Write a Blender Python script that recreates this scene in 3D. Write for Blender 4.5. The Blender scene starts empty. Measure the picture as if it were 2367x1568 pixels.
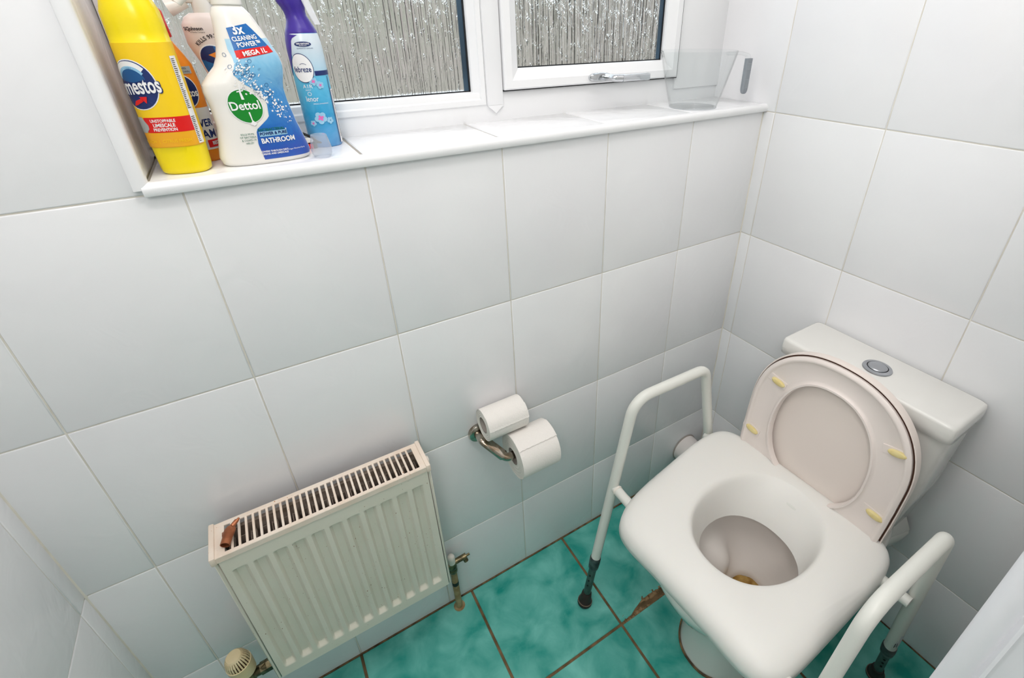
import bpy, bmesh, math, random
from mathutils import Vector, Matrix
random.seed(7)
C = bpy.context.scene.collection
PI = math.pi
# ---------------------------------------------------------------- camera
Rm = [(0.84887298, -0.52854893, -0.00711944),
      (-0.2636257, -0.41164375, -0.87238232),
      (0.45816607, 0.74241865, -0.48877234)]      # right, down, forward
cam_data = bpy.data.cameras.new('camera')
cam = bpy.data.objects.new('camera', cam_data); C.objects.link(cam)
r, d, f = [Vector(v).normalized() for v in Rm]
mw = Matrix(((r.x, -d.x, -f.x, 0.09010707), (r.y, -d.y, -f.y, -0.84395594), (r.z, -d.z, -f.z, 1.45454127), (0, 0, 0, 1)))
cam.matrix_world = mw
cam_data.sensor_width = 36.0
cam_data.lens = 1131.95 / 2367 * 36
cam_data.shift_x = -(1282.87 - 1183.5) / 2367
cam_data.shift_y = (685.53 - 784.0) / 2367
cam_data.clip_start = 0.01
bpy.context.scene.camera = cam
# ---------------------------------------------------------------- world, lights, exposure
sc = bpy.context.scene
w = bpy.data.worlds.new('overcast'); sc.world = w; w.use_nodes = True
wn = w.node_tree.nodes; wl = w.node_tree.links
bg = wn['Background']; tc = wn.new('ShaderNodeTexCoord'); sx = wn.new('ShaderNodeSeparateXYZ'); rp = wn.new('ShaderNodeValToRGB')
wl.new(tc.outputs['Generated'], sx.inputs[0]); wl.new(sx.outputs['Z'], rp.inputs[0]); wl.new(rp.outputs[0], bg.inputs[0])
rp.color_ramp.elements[0].color = (0.80, 0.86, 0.93, 1); rp.color_ramp.elements[1].color = (0.93, 0.96, 1.0, 1)
bg.inputs[1].default_value = 2.6

def area(name, loc, size, power, col, rot=(0, 0, 0), sy=None):
    l = bpy.data.lights.new(name, 'AREA'); l.energy = power; l.color = col; l.size = size
    if sy: l.shape = 'RECTANGLE'; l.size_y = sy
    else: l.shape = 'DISK'
    o = bpy.data.objects.new(name, l); C.objects.link(o); o.location = loc; o.rotation_euler = rot
    return o
area('ceiling_bounce_fill', (0.45, -0.42, 2.345), 1.4, 7.0, (1.0, 0.965, 0.955), sy=0.75)  # added soft fill standing in for light bounced off the ceiling
area('ceiling_lamp_light', (0.05, -0.58, 2.33), 0.2, 2.6, (1.0, 0.96, 0.94))
pl_ = bpy.data.lights.new('hall_fill_light', 'POINT'); pl_.energy = 13; pl_.color = (1.0, 0.97, 0.96); pl_.shadow_soft_size = 0.16  # unseen fill light added behind the camera to lift the lower walls
po_ = bpy.data.objects.new('hall_fill_light', pl_); C.objects.link(po_); po_.location = (-0.24, -1.22, 1.95)
sc.view_settings.view_transform = 'Standard'; sc.view_settings.look = 'None'
sc.view_settings.exposure = 0.1; sc.view_settings.gamma = 1.0; sc.view_settings.use_curve_mapping = False

# ---------------------------------------------------------------- materials
def lin(c):
    return tuple(((x / 255) / 12.92 if x / 255 <= 0.04045 else ((x / 255 + 0.055) / 1.055) ** 2.4) for x in c) + (1,)
def mat(name, col, rough=0.4, metal=0.0, col2=None, nscale=8, bump=0.0, bscale=30, coat=0.0, trans=0.0, ior=1.45, dist=0.0, detail=3, sss=0.0, bdetail=2, lo=0.35, hi=0.65):
    m = bpy.data.materials.new(name); m.use_nodes = True
    n = m.node_tree.nodes; l = m.node_tree.links; p = n['Principled BSDF']
    p.inputs['Base Color'].default_value = lin(col); p.inputs['Roughness'].default_value = rough
    p.inputs['Metallic'].default_value = metal; p.inputs['Coat Weight'].default_value = coat; p.inputs['Coat Roughness'].default_value = 0.08
    p.inputs['Transmission Weight'].default_value = trans; p.inputs['IOR'].default_value = ior
    if sss: p.inputs['Subsurface Weight'].default_value = sss; p.inputs['Subsurface Radius'].default_value = (0.02, 0.015, 0.01); p.inputs['Subsurface Scale'].default_value = 0.3
    t = n.new('ShaderNodeTexCoord')
    if col2 is not None:
        nz = n.new('ShaderNodeTexNoise'); nz.inputs['Scale'].default_value = nscale; nz.inputs['Detail'].default_value = detail; nz.inputs['Distortion'].default_value = dist
        cr = n.new('ShaderNodeValToRGB'); cr.color_ramp.elements[0].position = lo; cr.color_ramp.elements[1].position = hi
        cr.color_ramp.elements[0].color = lin(col); cr.color_ramp.elements[1].color = lin(col2)
        l.new(t.outputs['Object'], nz.inputs['Vector']); l.new(nz.outputs['Fac'], cr.inputs[0]); l.new(cr.outputs[0], p.inputs['Base Color'])
    if bump:
        nb = n.new('ShaderNodeTexNoise'); nb.inputs['Scale'].default_value = bscale; nb.inputs['Detail'].default_value = bdetail; nb.inputs['Distortion'].default_value = 1.2
        b = n.new('ShaderNodeBump'); b.inputs['Strength'].default_value = bump; b.inputs['Distance'].default_value = 0.002
        l.new(t.outputs['Object'], nb.inputs['Vector']); l.new(nb.outputs['Fac'], b.inputs['Height']); l.new(b.outputs[0], p.inputs['Normal'])
    return m
def specks(m, col, scale=160, thr=0.28, stretch=(1, 1, 1)):
    """small rust or dirt spots over the base colour of m"""
    n = m.node_tree.nodes; l = m.node_tree.links; p = n['Principled BSDF']
    t = n.new('ShaderNodeTexCoord'); mp = n.new('ShaderNodeMapping'); mp.inputs['Scale'].default_value = stretch
    v = n.new('ShaderNodeTexVoronoi'); v.inputs['Scale'].default_value = scale
    n2 = n.new('ShaderNodeTexNoise'); n2.inputs['Scale'].default_value = scale * 0.12
    mt = n.new('ShaderNodeMath'); mt.operation = 'LESS_THAN'
    mu = n.new('ShaderNodeMath'); mu.operation = 'MULTIPLY'; mu.inputs[1].default_value = thr
    ps = n.new('ShaderNodeMath'); ps.operation = 'POWER'; ps.inputs[1].default_value = 3.0
    mx = n.new('ShaderNodeMix'); mx.data_type = 'RGBA'
    l.new(t.outputs['Object'], mp.inputs[0]); l.new(mp.outputs[0], v.inputs['Vector']); l.new(t.outputs['Object'], n2.inputs['Vector'])
    l.new(n2.outputs['Fac'], ps.inputs[0]); l.new(ps.outputs[0], mu.inputs[0])
    l.new(v.outputs['Distance'], mt.inputs[0]); l.new(mu.outputs[0], mt.inputs[1]); l.new(mt.outputs[0], mx.inputs['Factor'])
    src = p.inputs['Base Color']
    if src.links: l.new(src.links[0].from_socket, mx.inputs[6])
    else: mx.inputs[6].default_value = src.default_value
    mx.inputs[7].default_value = lin(col); l.new(mx.outputs[2], src)
    return m

M = {}
M['tile'] = mat('white_glazed_tile', (238, 238, 240), 0.16, col2=(241, 242, 243), nscale=3, bump=0.5, bscale=15, ior=1.5)
M['grout'] = mat('old_white_grout', (232, 228, 218), 0.8, col2=(218, 213, 201), nscale=20)
M['sill_grout'] = mat('grey_sill_grout', (168, 162, 152), 0.85)
M['floor_tile'] = mat('teal_floor_tile', (4, 148, 134), 0.38, col2=(128, 212, 200), nscale=12, detail=9, bump=0.15, bscale=60, dist=0.4, lo=0.30, hi=0.75)
M['floor_grout'] = mat('brown_floor_grout', (132, 104, 74), 0.9, col2=(92, 76, 50), nscale=30)
M['rubble'] = mat('broken_grout', (176, 142, 104), 0.95, col2=(104, 78, 52), nscale=90, bump=1.0, bscale=150)
M['sealant'] = mat('grubby_sealant', (140, 112, 76), 0.8, col2=(74, 62, 44), nscale=40)
M['paint'] = mat('white_wall_paint', (232, 231, 228), 0.6)
M['gloss'] = mat('white_gloss_woodwork', (238, 238, 242), 0.3, bump=0.15, bscale=40)
M['upvc'] = mat('white_upvc', (236, 237, 238), 0.28)
M['gasket'] = mat('black_rubber_gasket', (22, 24, 28), 0.6)
M['spacer'] = mat('blue_grey_glazing_spacer', (62, 88, 108), 0.35, col2=(40, 60, 76), nscale=6)
M['chrome'] = mat('chrome', (205, 207, 210), 0.09, 1.0)
M['dull_chrome'] = mat('tarnished_chrome', (188, 182, 172), 0.16, 1.0, col2=(150, 132, 112), nscale=60)
M['brushed'] = mat('satin_chrome_button', (178, 181, 186), 0.28, 1.0)
M['ceramic'] = mat('white_vitreous_china', (232, 231, 226), 0.10, coat=0.4)
M['pan_inside'] = mat('white_china_bowl', (244, 238, 232), 0.14)
M['stain'] = mat('limescale_stain', (196, 160, 90), 0.5, col2=(150, 110, 44), nscale=60)
M['water'] = mat('toilet_water', (214, 190, 130), 0.03, trans=0.6, ior=1.33)
M['seat_plastic'] = mat('pinkish_white_seat_plastic', (240, 230, 224), 0.28)
M['lid_plastic'] = mat('pinkish_white_lid_plastic', (238, 227, 219), 0.32)
M['seam'] = mat('brown_seam', (104, 74, 60), 0.7)  # brown strip set into the seat and cistern joints
M['bumper'] = mat('pale_yellow_rubber', (232, 218, 160), 0.5, col2=(226, 206, 140), nscale=50)
M['commode'] = mat('moulded_white_plastic', (236, 235, 230), 0.38, sss=0.08)
M['tube'] = mat('white_powder_coated_tube', (228, 229, 222), 0.32, bump=0.05, bscale=120)
M['grey_metal'] = mat('grey_aluminium', (118, 122, 118), 0.4, 0.9, col2=(84, 92, 88), nscale=30)
M['dark_metal'] = mat('dark_grey_metal', (116, 118, 118), 0.35, 0.8, col2=(80, 82, 84), nscale=40)
M['rubber'] = mat('dark_brown_rubber', (44, 36, 32), 0.55)
M['rubber_ring'] = mat('worn_rubber_ring', (120, 100, 84), 0.6)
M['sticker'] = mat('pale_grey_sticker', (206, 210, 214), 0.5)
M['rad'] = specks(mat('white_radiator_enamel', (230, 226, 212), 0.3, col2=(226, 222, 206), nscale=9), (140, 96, 60), 150, 0.42, (1, 1, 0.55))
M['rad_top'] = specks(mat('cream_radiator_grille', (238, 226, 212), 0.4, col2=(232, 214, 196), nscale=20), (190, 120, 60), 150, 0.5)
M['dust'] = mat('dusty_convector', (168, 152, 140), 0.9, col2=(128, 114, 100), nscale=60)
M['brass'] = mat('corroded_brass', (134, 122, 92), 0.35, 0.85, col2=(62, 58, 44), nscale=60)
M['pipe'] = mat('stained_cream_pipe', (176, 158, 118), 0.55, col2=(140, 112, 72), nscale=35)
M['black'] = mat('black_plastic', (16, 14, 14), 0.5)
M['cap'] = mat('white_valve_cap', (236, 230, 220), 0.4)
M['trv'] = mat('yellowed_cream_plastic', (236, 220, 182), 0.4, col2=(228, 208, 160), nscale=25)
M['trv_dark'] = mat('dark_brown_slot', (70, 44, 22), 0.8)  # dark brown core showing between the ribs
M['copper'] = mat('dull_copper', (176, 110, 74), 0.4, 0.5, col2=(142, 82, 52), nscale=60)
M['paper'] = mat('white_tissue_paper', (240, 236, 230), 0.9, bump=0.5, bscale=260)
M['paper_edge'] = mat('tissue_roll_end', (228, 226, 218), 0.95, bump=0.4, bscale=200)
M['card'] = mat('grey_cardboard', (168, 160, 152), 0.9)
M['perf'] = mat('paper_perforation', (178, 176, 172), 0.95)
M['soil'] = mat('white_soil_pipe', (236, 230, 226), 0.28)
M['y_plastic'] = mat('yellow_bottle_plastic', (246, 222, 16), 0.25)
M['y_label'] = mat('yellow_label', (250, 208, 26), 0.32)
M['o_label'] = mat('amber_label_band', (240, 172, 30), 0.32)
M['red'] = mat('red_print', (222, 24, 22), 0.35)
M['navy'] = mat('navy_print', (22, 44, 104), 0.35)
M['blue'] = mat('blue_print', (24, 104, 176), 0.35)
M['midblue'] = mat('mid_blue_print', (20, 84, 140), 0.35)
M['pale_blue'] = mat('pale_blue_print', (150, 200, 228), 0.35)
M['white_print'] = mat('white_print', (240, 240, 240), 0.35)
M['black_print'] = mat('dark_print', (50, 40, 44), 0.5)
M['green'] = mat('green_print', (16, 132, 40), 0.35)
M['green_ink'] = mat('dark_green_ink', (20, 110, 84), 0.4)
M['silver'] = mat('silver_print', (172, 178, 178), 0.35)
M['orange'] = mat('orange_bottle_plastic', (250, 146, 24), 0.3)
M['orange_print'] = mat('orange_print', (238, 140, 40), 0.35)
M['w_plastic'] = mat('glossy_white_plastic', (236, 234, 228), 0.25)
M['pink_white'] = mat('pinkish_white_label', (232, 220, 216), 0.35)
M['purple'] = mat('purple_plastic', (66, 46, 150), 0.3)
M['pink'] = mat('pink_print', (226, 110, 180), 0.4)
M['grey_grip'] = mat('grey_rubber_grip', (142, 148, 154), 0.5)
M['grey_line'] = mat('light_grip_line', (176, 182, 186), 0.5)

def gradient(name, stops, z0, z1, rough=0.3, nmix=0.0):
    m = bpy.data.materials.new(name); m.use_nodes = True
    n = m.node_tree.nodes; l = m.node_tree.links; p = n['Principled BSDF']; p.inputs['Roughness'].default_value = rough
    t = n.new('ShaderNodeTexCoord'); s = n.new('ShaderNodeSeparateXYZ'); mr = n.new('ShaderNodeMapRange'); cr = n.new('ShaderNodeValToRGB')
    nz = n.new('ShaderNodeTexNoise'); nz.inputs['Scale'].default_value = 45; nz.inputs['Detail'].default_value = 3; nz.inputs['Distortion'].default_value = 2.0
    ad = n.new('ShaderNodeMath'); ad.operation = 'MULTIPLY_ADD'; ad.inputs[1].default_value = nmix
    mr.inputs['From Min'].default_value = z0; mr.inputs['From Max'].default_value = z1
    l.new(t.outputs['Object'], s.inputs[0]); l.new(s.outputs['Z'], mr.inputs['Value']); l.new(t.outputs['Object'], nz.inputs['Vector'])
    l.new(nz.outputs['Fac'], ad.inputs[0]); l.new(mr.outputs[0], ad.inputs[2]); l.new(ad.outputs[0], cr.inputs[0])
    e = cr.color_ramp.elements
    while len(e) < len(stops): e.new(0.5)
    for k, (pos, col) in enumerate(stops): e[k].position = pos; e[k].color = lin(col)
    l.new(cr.outputs[0], p.inputs['Base Color'])
    return m
M['wash'] = gradient('printed_blue_wash', [(0.0, (60, 70, 168)), (0.25, (26, 100, 184)), (0.5, (60, 140, 204)), (0.75, (128, 190, 224)), (1.0, (188, 220, 236))], 0.02, 0.20, 0.28, 0.22)
M['can_art'] = gradient('printed_can_artwork', [(0.0, (60, 110, 190)), (0.3, (88, 160, 212)), (0.6, (40, 150, 200)), (1.0, (96, 190, 226))], -0.01, 0.12, 0.25, 0.25)
M['can_top'] = gradient('printed_can_top', [(0.0, (150, 200, 224)), (1.0, (214, 226, 234))], 0.10, 0.16, 0.25)

def clear(name, tint=(0.97, 0.98, 0.98), amount=0.9, rough=0.03, body=0.0, bodycol=(235, 238, 240)):
    """thin clear plastic: mostly see-through, with fresnel gloss"""
    m = bpy.data.materials.new(name); m.use_nodes = True
    n = m.node_tree.nodes; l = m.node_tree.links; n.remove(n['Principled BSDF']); out = n['Material Output']
    tr = n.new('ShaderNodeBsdfTransparent'); tr.inputs[0].default_value = (*tint, 1)
    gl = n.new('ShaderNodeBsdfGlossy'); gl.inputs['Roughness'].default_value = rough
    fr = n.new('ShaderNodeFresnel'); ge = n.new('ShaderNodeNewGeometry'); io = n.new('ShaderNodeMix'); io.inputs[2].default_value = 1.24; io.inputs[3].default_value = 1 / 1.24
    l.new(ge.outputs['Backfacing'], io.inputs[0]); l.new(io.outputs[0], fr.inputs[0])
    mx = n.new('ShaderNodeMixShader'); l.new(fr.outputs[0], mx.inputs[0]); l.new(tr.outputs[0], mx.inputs[1]); l.new(gl.outputs[0], mx.inputs[2])
    last = mx
    if body:
        df = n.new('ShaderNodeBsdfDiffuse'); df.inputs[0].default_value = lin(bodycol)
        m2 = n.new('ShaderNodeMixShader'); m2.inputs[0].default_value = body; l.new(mx.outputs[0], m2.inputs[1]); l.new(df.outputs[0], m2.inputs[2]); last = m2
    l.new(last.outputs[0], out.inputs[0])
    return m
M['clear'] = clear('clear_jug_plastic', (0.982, 0.990, 0.990))
M['frosted'] = clear('cloudy_cup_plastic', (0.93, 0.94, 0.96), body=0.14)
M['clear_trigger'] = clear('milky_trigger_plastic', (0.9, 0.9, 0.95), body=0.55)

def rain_glass():
    m = bpy.data.materials.new('rain_pattern_glass'); m.use_nodes = True
    n = m.node_tree.nodes; l = m.node_tree.links; n.remove(n['Principled BSDF']); out = n['Material Output']
    t = n.new('ShaderNodeTexCoord')
    m1 = n.new('ShaderNodeMapping'); m1.inputs['Scale'].default_value = (200, 1, 4)
    m2 = n.new('ShaderNodeMapping'); m2.inputs['Scale'].default_value = (110, 1, 60)
    a = n.new('ShaderNodeTexNoise'); a.inputs['Scale'].default_value = 1.0; a.inputs['Detail'].default_value = 2.0
    b = n.new('ShaderNodeTexNoise'); b.inputs['Scale'].default_value = 1.0; b.inputs['Detail'].default_value = 3.0
    l.new(t.outputs['Object'], m1.inputs[0]); l.new(t.outputs['Object'], m2.inputs[0]); l.new(m1.outputs[0], a.inputs['Vector']); l.new(m2.outputs[0], b.inputs['Vector'])
    pw = n.new('ShaderNodeMath'); pw.operation = 'POWER'; pw.inputs[1].default_value = 7.0; l.new(b.outputs['Fac'], pw.inputs[0])
    sm = n.new('ShaderNodeMath'); sm.operation = 'MULTIPLY_ADD'; sm.inputs[1].default_value = 2.6; l.new(pw.outputs[0], sm.inputs[0]); l.new(a.outputs['Fac'], sm.inputs[2])
    bp = n.new('ShaderNodeBump'); bp.inputs['Strength'].default_value = 1.0; bp.inputs['Distance'].default_value = 0.0115; l.new(sm.outputs[0], bp.inputs['Height'])
    rf = n.new('ShaderNodeBsdfRefraction'); rf.inputs['IOR'].default_value = 1.3; rf.inputs['Roughness'].default_value = 0.12; rf.inputs[0].default_value = (0.93, 0.95, 0.95, 1)
    gl = n.new('ShaderNodeBsdfGlossy'); gl.inputs['Roughness'].default_value = 0.12
    l.new(bp.outputs[0], rf.inputs['Normal']); l.new(bp.outputs[0], gl.inputs['Normal'])
    mx = n.new('ShaderNodeMixShader'); mx.inputs[0].default_value = 0.05; l.new(rf.outputs[0], mx.inputs[1]); l.new(gl.outputs[0], mx.inputs[2])
    tp = n.new('ShaderNodeBsdfTransparent'); tp.inputs[0].default_value = (0.93, 0.95, 0.95, 1)
    m3 = n.new('ShaderNodeMixShader'); m3.inputs[0].default_value = 0.18; l.new(mx.outputs[0], m3.inputs[1]); l.new(tp.outputs[0], m3.inputs[2])
    l.new(m3.outputs[0], out.inputs[0])
    return m
M['pane'] = rain_glass()

# ---------------------------------------------------------------- helpers
def obj(name, bm, m, parent=None, smooth=False, sharp=35):
    me = bpy.data.meshes.new(name)
    bmesh.ops.recalc_face_normals(bm, faces=bm.faces[:])
    bm.to_mesh(me); bm.free()
    if m is not None: me.materials.append(M[m] if isinstance(m, str) else m)
    if smooth:
        for p in me.polygons: p.use_smooth = True
        me.set_sharp_from_angle(angle=math.radians(sharp))
    o = bpy.data.objects.new(name, me); C.objects.link(o)
    if parent is not None: o.parent = parent
    return o
def tag(o, label=None, cat=None, group=None, kind=None):
    if label: o['label'] = label
    if cat: o['category'] = cat
    if group: o['group'] = group
    if kind: o['kind'] = kind
    return o
def thing(name, label, cat, loc=(0, 0, 0), rz=0, group=None):
    o = bpy.data.objects.new(name, None); C.objects.link(o); o.location = loc; o.rotation_euler = (0, 0, rz); o.empty_display_size = 0.02
    return tag(o, label, cat, group)
def BM(): return bmesh.new()
def box(bm, a, b, bev=0.0, seg=1):
    a = Vector(a); b = Vector(b)
    mt = Matrix.Translation((a + b) / 2) @ Matrix.Diagonal((abs(b.x - a.x), abs(b.y - a.y), abs(b.z - a.z), 1))
    r = bmesh.ops.create_cube(bm, size=1, matrix=mt)
    if bev > 0:
        es = list({e for v in r['verts'] for e in v.link_edges})
        bmesh.ops.bevel(bm, geom=es, offset=bev, segments=seg, profile=0.5, affect='EDGES')
    return bm
def frames(pts):
    """tangent and parallel-transport frame along a polyline"""
    n = len(pts); T = []
    for i in range(n):
        a = pts[max(i - 1, 0)]; b = pts[min(i + 1, n - 1)]; T.append((b - a).normalized())
    up = Vector((0, 0, 1)) if abs(T[0].z) < 0.9 else Vector((0, 1, 0))
    N = [(up - T[0] * up.dot(T[0])).normalized()]
    for i in range(1, n):
        v = N[-1] - T[i] * N[-1].dot(T[i]); N.append(v.normalized())
    return T, N
def tube(bm, pts, rad, seg=16, caps=True):
    pts = [Vector(p) for p in pts]; T, N = frames(pts); rings = []
    for i, p in enumerate(pts):
        B = T[i].cross(N[i]); rr = rad[i] if isinstance(rad, (list, tuple)) else rad
        rings.append([bm.verts.new(p + (N[i] * math.cos(2 * PI * k / seg) + B * math.sin(2 * PI * k / seg)) * rr) for k in range(seg)])
    for a, b in zip(rings, rings[1:]):
        for k in range(seg): bm.faces.new((a[k], a[(k + 1) % seg], b[(k + 1) % seg], b[k]))
    if caps: bm.faces.new(rings[0][::-1]); bm.faces.new(rings[-1])
    return bm
def rounded_path(pts, rads, n=10):
    """polyline with rounded corners"""
    pts = [Vector(p) for p in pts]; out = [pts[0]]
    for i in range(1, len(pts) - 1):
        p = pts[i]; a = (pts[i - 1] - p).normalized(); b = (pts[i + 1] - p).normalized(); rr = rads[i - 1]
        ang = a.angle(b); t = rr / math.tan(ang / 2)
        s = p + a * t; e = p + b * t; c = p + (a + b).normalized() * (rr / math.sin(ang / 2))
        v0 = s - c; v1 = e - c; tot = v0.angle(v1); ax = v0.cross(v1).normalized()
        for k in range(n + 1): out.append(c + Matrix.Rotation(tot * k / n, 3, ax) @ v0)
    out.append(pts[-1]); return out
def lathe(bm, prof, seg=32, loc=(0, 0, 0), axis='z', caps=(True, True), mtx=None):
    rings = []
    for (rr, h) in prof:
        ring = []
        for k in range(seg):
            a = 2 * PI * k / seg; c, s = rr * math.cos(a), rr * math.sin(a)
            v = Vector((c, s, h)) if axis == 'z' else (Vector((h, c, s)) if axis == 'x' else Vector((c, h, s)))
            if mtx: v = mtx @ v
            ring.append(bm.verts.new(v + Vector(loc)))
        rings.append(ring)
    for a, b in zip(rings, rings[1:]):
        for k in range(seg): bm.faces.new((a[k], a[(k + 1) % seg], b[(k + 1) % seg], b[k]))
    if caps[0]: bm.faces.new(rings[0][::-1])
    if caps[1]: bm.faces.new(rings[-1])
    return bm
def loft(bm, rings, cap0=True, cap1=True):
    R = [[bm.verts.new(p) for p in ring] for ring in rings]; n = len(R[0])
    for a, b in zip(R, R[1:]):
        for k in range(n): bm.faces.new((a[k], a[(k + 1) % n], b[(k + 1) % n], b[k]))
    if cap0: bm.faces.new(R[0][::-1])
    if cap1: bm.faces.new(R[-1])
    return bm
def spow(x, e): return math.copysign(abs(x) ** e, x)
def seg_ring(cx, cy, z, a, b, n, N=64, nb=None):
    """superellipse ring; nb: other exponent for the +x half"""
    out = []
    for k in range(N):
        t = 2 * PI * k / N; c, s = math.cos(t), math.sin(t); e = 2.0 / (nb if (nb and c > 0) else n)
        out.append(Vector((cx + a * spow(c, e), cy + b * spow(s, e), z)))
    return out

# ---------------------------------------------------------------- dimensions of the room (metres)
X = 1.2432; XL = -0.3497; ZH = 2.36; YF = -0.8345
TW = 0.24884; TH = 0.33; Z1 = 1.25266; ZS = 1.270
RX = -0.033          # left reveal of the window recess
YW = 0.160           # inner face of the window frame
G = 0.0021           # grout gap

def wall_tile(parent, mp, u0, u1, v0, v1):
    """one tile; mp maps (u, v, depth) to the wall"""
    g = G / 2; u0 += g; u1 -= g; v0 += g; v1 -= g
    if u1 - u0 < 0.004 or v1 - v0 < 0.004: return
    bm = BM(); bev = 0.0016
    ins = lambda k: [(u0 + k, v0 + k), (u1 - k, v0 + k), (u1 - k, v1 - k), (u0 + k, v1 - k)]
    rows = [[bm.verts.new(mp(u, v, dd)) for (u, v) in ins(k)] for k, dd in ((0, -0.003), (0, 0.0002), (bev * 0.45, 0.0011), (bev * 1.3, 0.0015))]
    for a, b in zip(rows, rows[1:]):
        for k in range(4): bm.faces.new((a[k], a[(k + 1) % 4], b[(k + 1) % 4], b[k]))
    bm.faces.new(rows[-1]); bm.faces.new(rows[0][::-1])
    return obj('tile', bm, 'tile', parent, smooth=True, sharp=50)

# ---------------------------------------------------------------- back wall with the window recess
bm = BM()
box(bm, (XL - 0.12, 0.001, 0.0), (X + 0.12, 0.30, ZS - 0.012))
box(bm, (XL - 0.12, 0.001, ZS - 0.012), (RX - 0.004, 0.30, ZH))
box(bm, (RX - 0.004, 0.001, 2.12), (X + 0.12, 0.30, ZH))
wall_back = obj('wall_back', bm, 'grout'); tag(wall_back, kind='structure')
mb_ = lambda u, v, dd: Vector((u, 0.001 - dd, v))
xs = [XL] + [TW * k for k in range(-1, 5)] + [X]
zs = [0.0, Z1 - 3 * TH, Z1 - 2 * TH, Z1 - TH, Z1]
for i in range(len(xs) - 1):
    for j in range(len(zs) - 1): wall_tile(wall_back, mb_, xs[i], xs[i + 1], zs[j], zs[j + 1])
zu = [Z1, Z1 + TH, Z1 + 2 * TH, Z1 + 3 * TH, ZH]
for j in range(4): wall_tile(wall_back, mb_, XL, RX - 0.004, zu[j], zu[j + 1])
# left reveal of the recess, tiled
for j in range(4): wall_tile(wall_back, lambda u, v, dd: Vector((RX - 0.004 + dd, u, v)), 0.004, YW + 0.02, max(zu[j], ZS), min(zu[j + 1], 2.12))

bm = BM()
for x0_, sg_ in ((XL + 0.0012, 1), (X - 0.0012, -1)):
    pts = [(x0_, 0.0), (x0_ + sg_ * 0.0030, 0.0), (x0_ + sg_ * 0.0008, -0.0012), (x0_, -0.0034)]
    loft(bm, [[Vector((x, y, z)) for x, y in pts] for z in (0.0, Z1 - 0.002)])
cs_ = obj('corner_sealant', bm, 'grout', wall_back); cs_['kind'] = 'stuff'

# right wall
bm = BM(); box(bm, (X, YF - 0.1, 0.0), (X + 0.12, 0.30, ZH)); wall_right = obj('wall_right', bm, 'grout'); tag(wall_right, kind='structure')
mr_ = lambda u, v, dd: Vector((X - dd, -u, v))
R0 = 0.03464; TR = 0.26908
ys = [0.0, R0, R0 + TR, R0 + 2 * TR, -YF]
zr = [0.0, Z1 - 3 * TH, Z1 - 2 * TH, Z1 - TH, Z1, Z1 + TH, Z1 + 2 * TH, Z1 + 3 * TH, ZH]
for j in range(len(zr) - 1):
    for i in range(len(ys) - 1):
        u0 = ys[i]
        if j >= 4 and i == 0: u0 = -YW - 0.02
        wall_tile(wall_right, mr_, u0, ys[i + 1], zr[j] if not (j >= 4 and i == 0 and j == 4) else zr[j], zr[j + 1])
# left wall
bm = BM(); box(bm, (XL - 0.12, YF - 0.1, 0.0), (XL, 0.0, ZH)); wall_left = obj('wall_left', bm, 'grout'); tag(wall_left, kind='structure')
ml_ = lambda u, v, dd: Vector((XL + dd, -u, v))
yl = [0.0, 0.0365, 0.0365 + TR, 0.0365 + 2 * TR, -YF]
for j in range(len(zr) - 1):
    for i in range(len(yl) - 1): wall_tile(wall_left, ml_, yl[i], yl[i + 1], zr[j], zr[j + 1])
# wall with the doorway the camera stands in
JX = 0.56; JL = -0.33
bm = BM()
box(bm, (JX + 0.03, YF - 0.099, 0), (X, YF - 0.001, ZH)); box(bm, (JL - 0.02, YF - 0.09, 2.05), (JX + 0.03, YF - 0.001, ZH))
wall_front = obj('wall_front', bm, 'paint'); tag(wall_front, kind='structure')
bm = BM(); box(bm, (XL - 0.12, YF - 1.9, ZH), (X + 0.12, 0.30, ZH + 0.08)); tag(obj('ceiling', bm, 'paint'), kind='structure')
bm = BM()
box(bm, (XL - 0.12, YF - 1.9, 0), (X + 0.12, YF - 1.8, ZH)); box(bm, (XL - 0.14, YF - 1.8, 0), (XL - 0.02, YF - 0.1, ZH)); box(bm, (X + 0.0, YF - 1.8, 0), (X + 0.12, YF - 0.1, ZH))
tag(obj('wall_hall', bm, 'paint'), kind='structure')

# door frame beside the camera: moulded jamb
door = thing('door_1', None, None); door['kind'] = 'structure'
prof = [(JX + 0.030, YF), (JX + 0.006, YF), (JX + 0.001, YF - 0.004)] + [(JX + a * 1.1, YF - b * 1.15) for a, b in ((0, 0.008), (0.0005, 0.013), (0.003, 0.018), (0.005, 0.0200), (0.0035, 0.0215), (0.0005, 0.0230), (0.0005, 0.0255), (0.0035, 0.0270), (0.005, 0.0285), (0.005, 0.0860))] + [(JX + 0.030, YF - 0.100)]
bm = BM(); loft(bm, [[Vector((x, y, z)) for x, y in prof] for z in (0.0, 2.08)]); obj('jamb', bm, 'gloss', door, smooth=True, sharp=60)
bm = BM(); loft(bm, [[Vector((JX + JL - x, y, z)) for x, y in prof] for z in (0.0, 2.08)]); obj('jamb', bm, 'gloss', door, smooth=True, sharp=60)
bm = BM(); box(bm, (JL, YF - 0.092, 2.05), (JX, YF, 2.08)); obj('door_head', bm, 'gloss', door)

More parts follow.
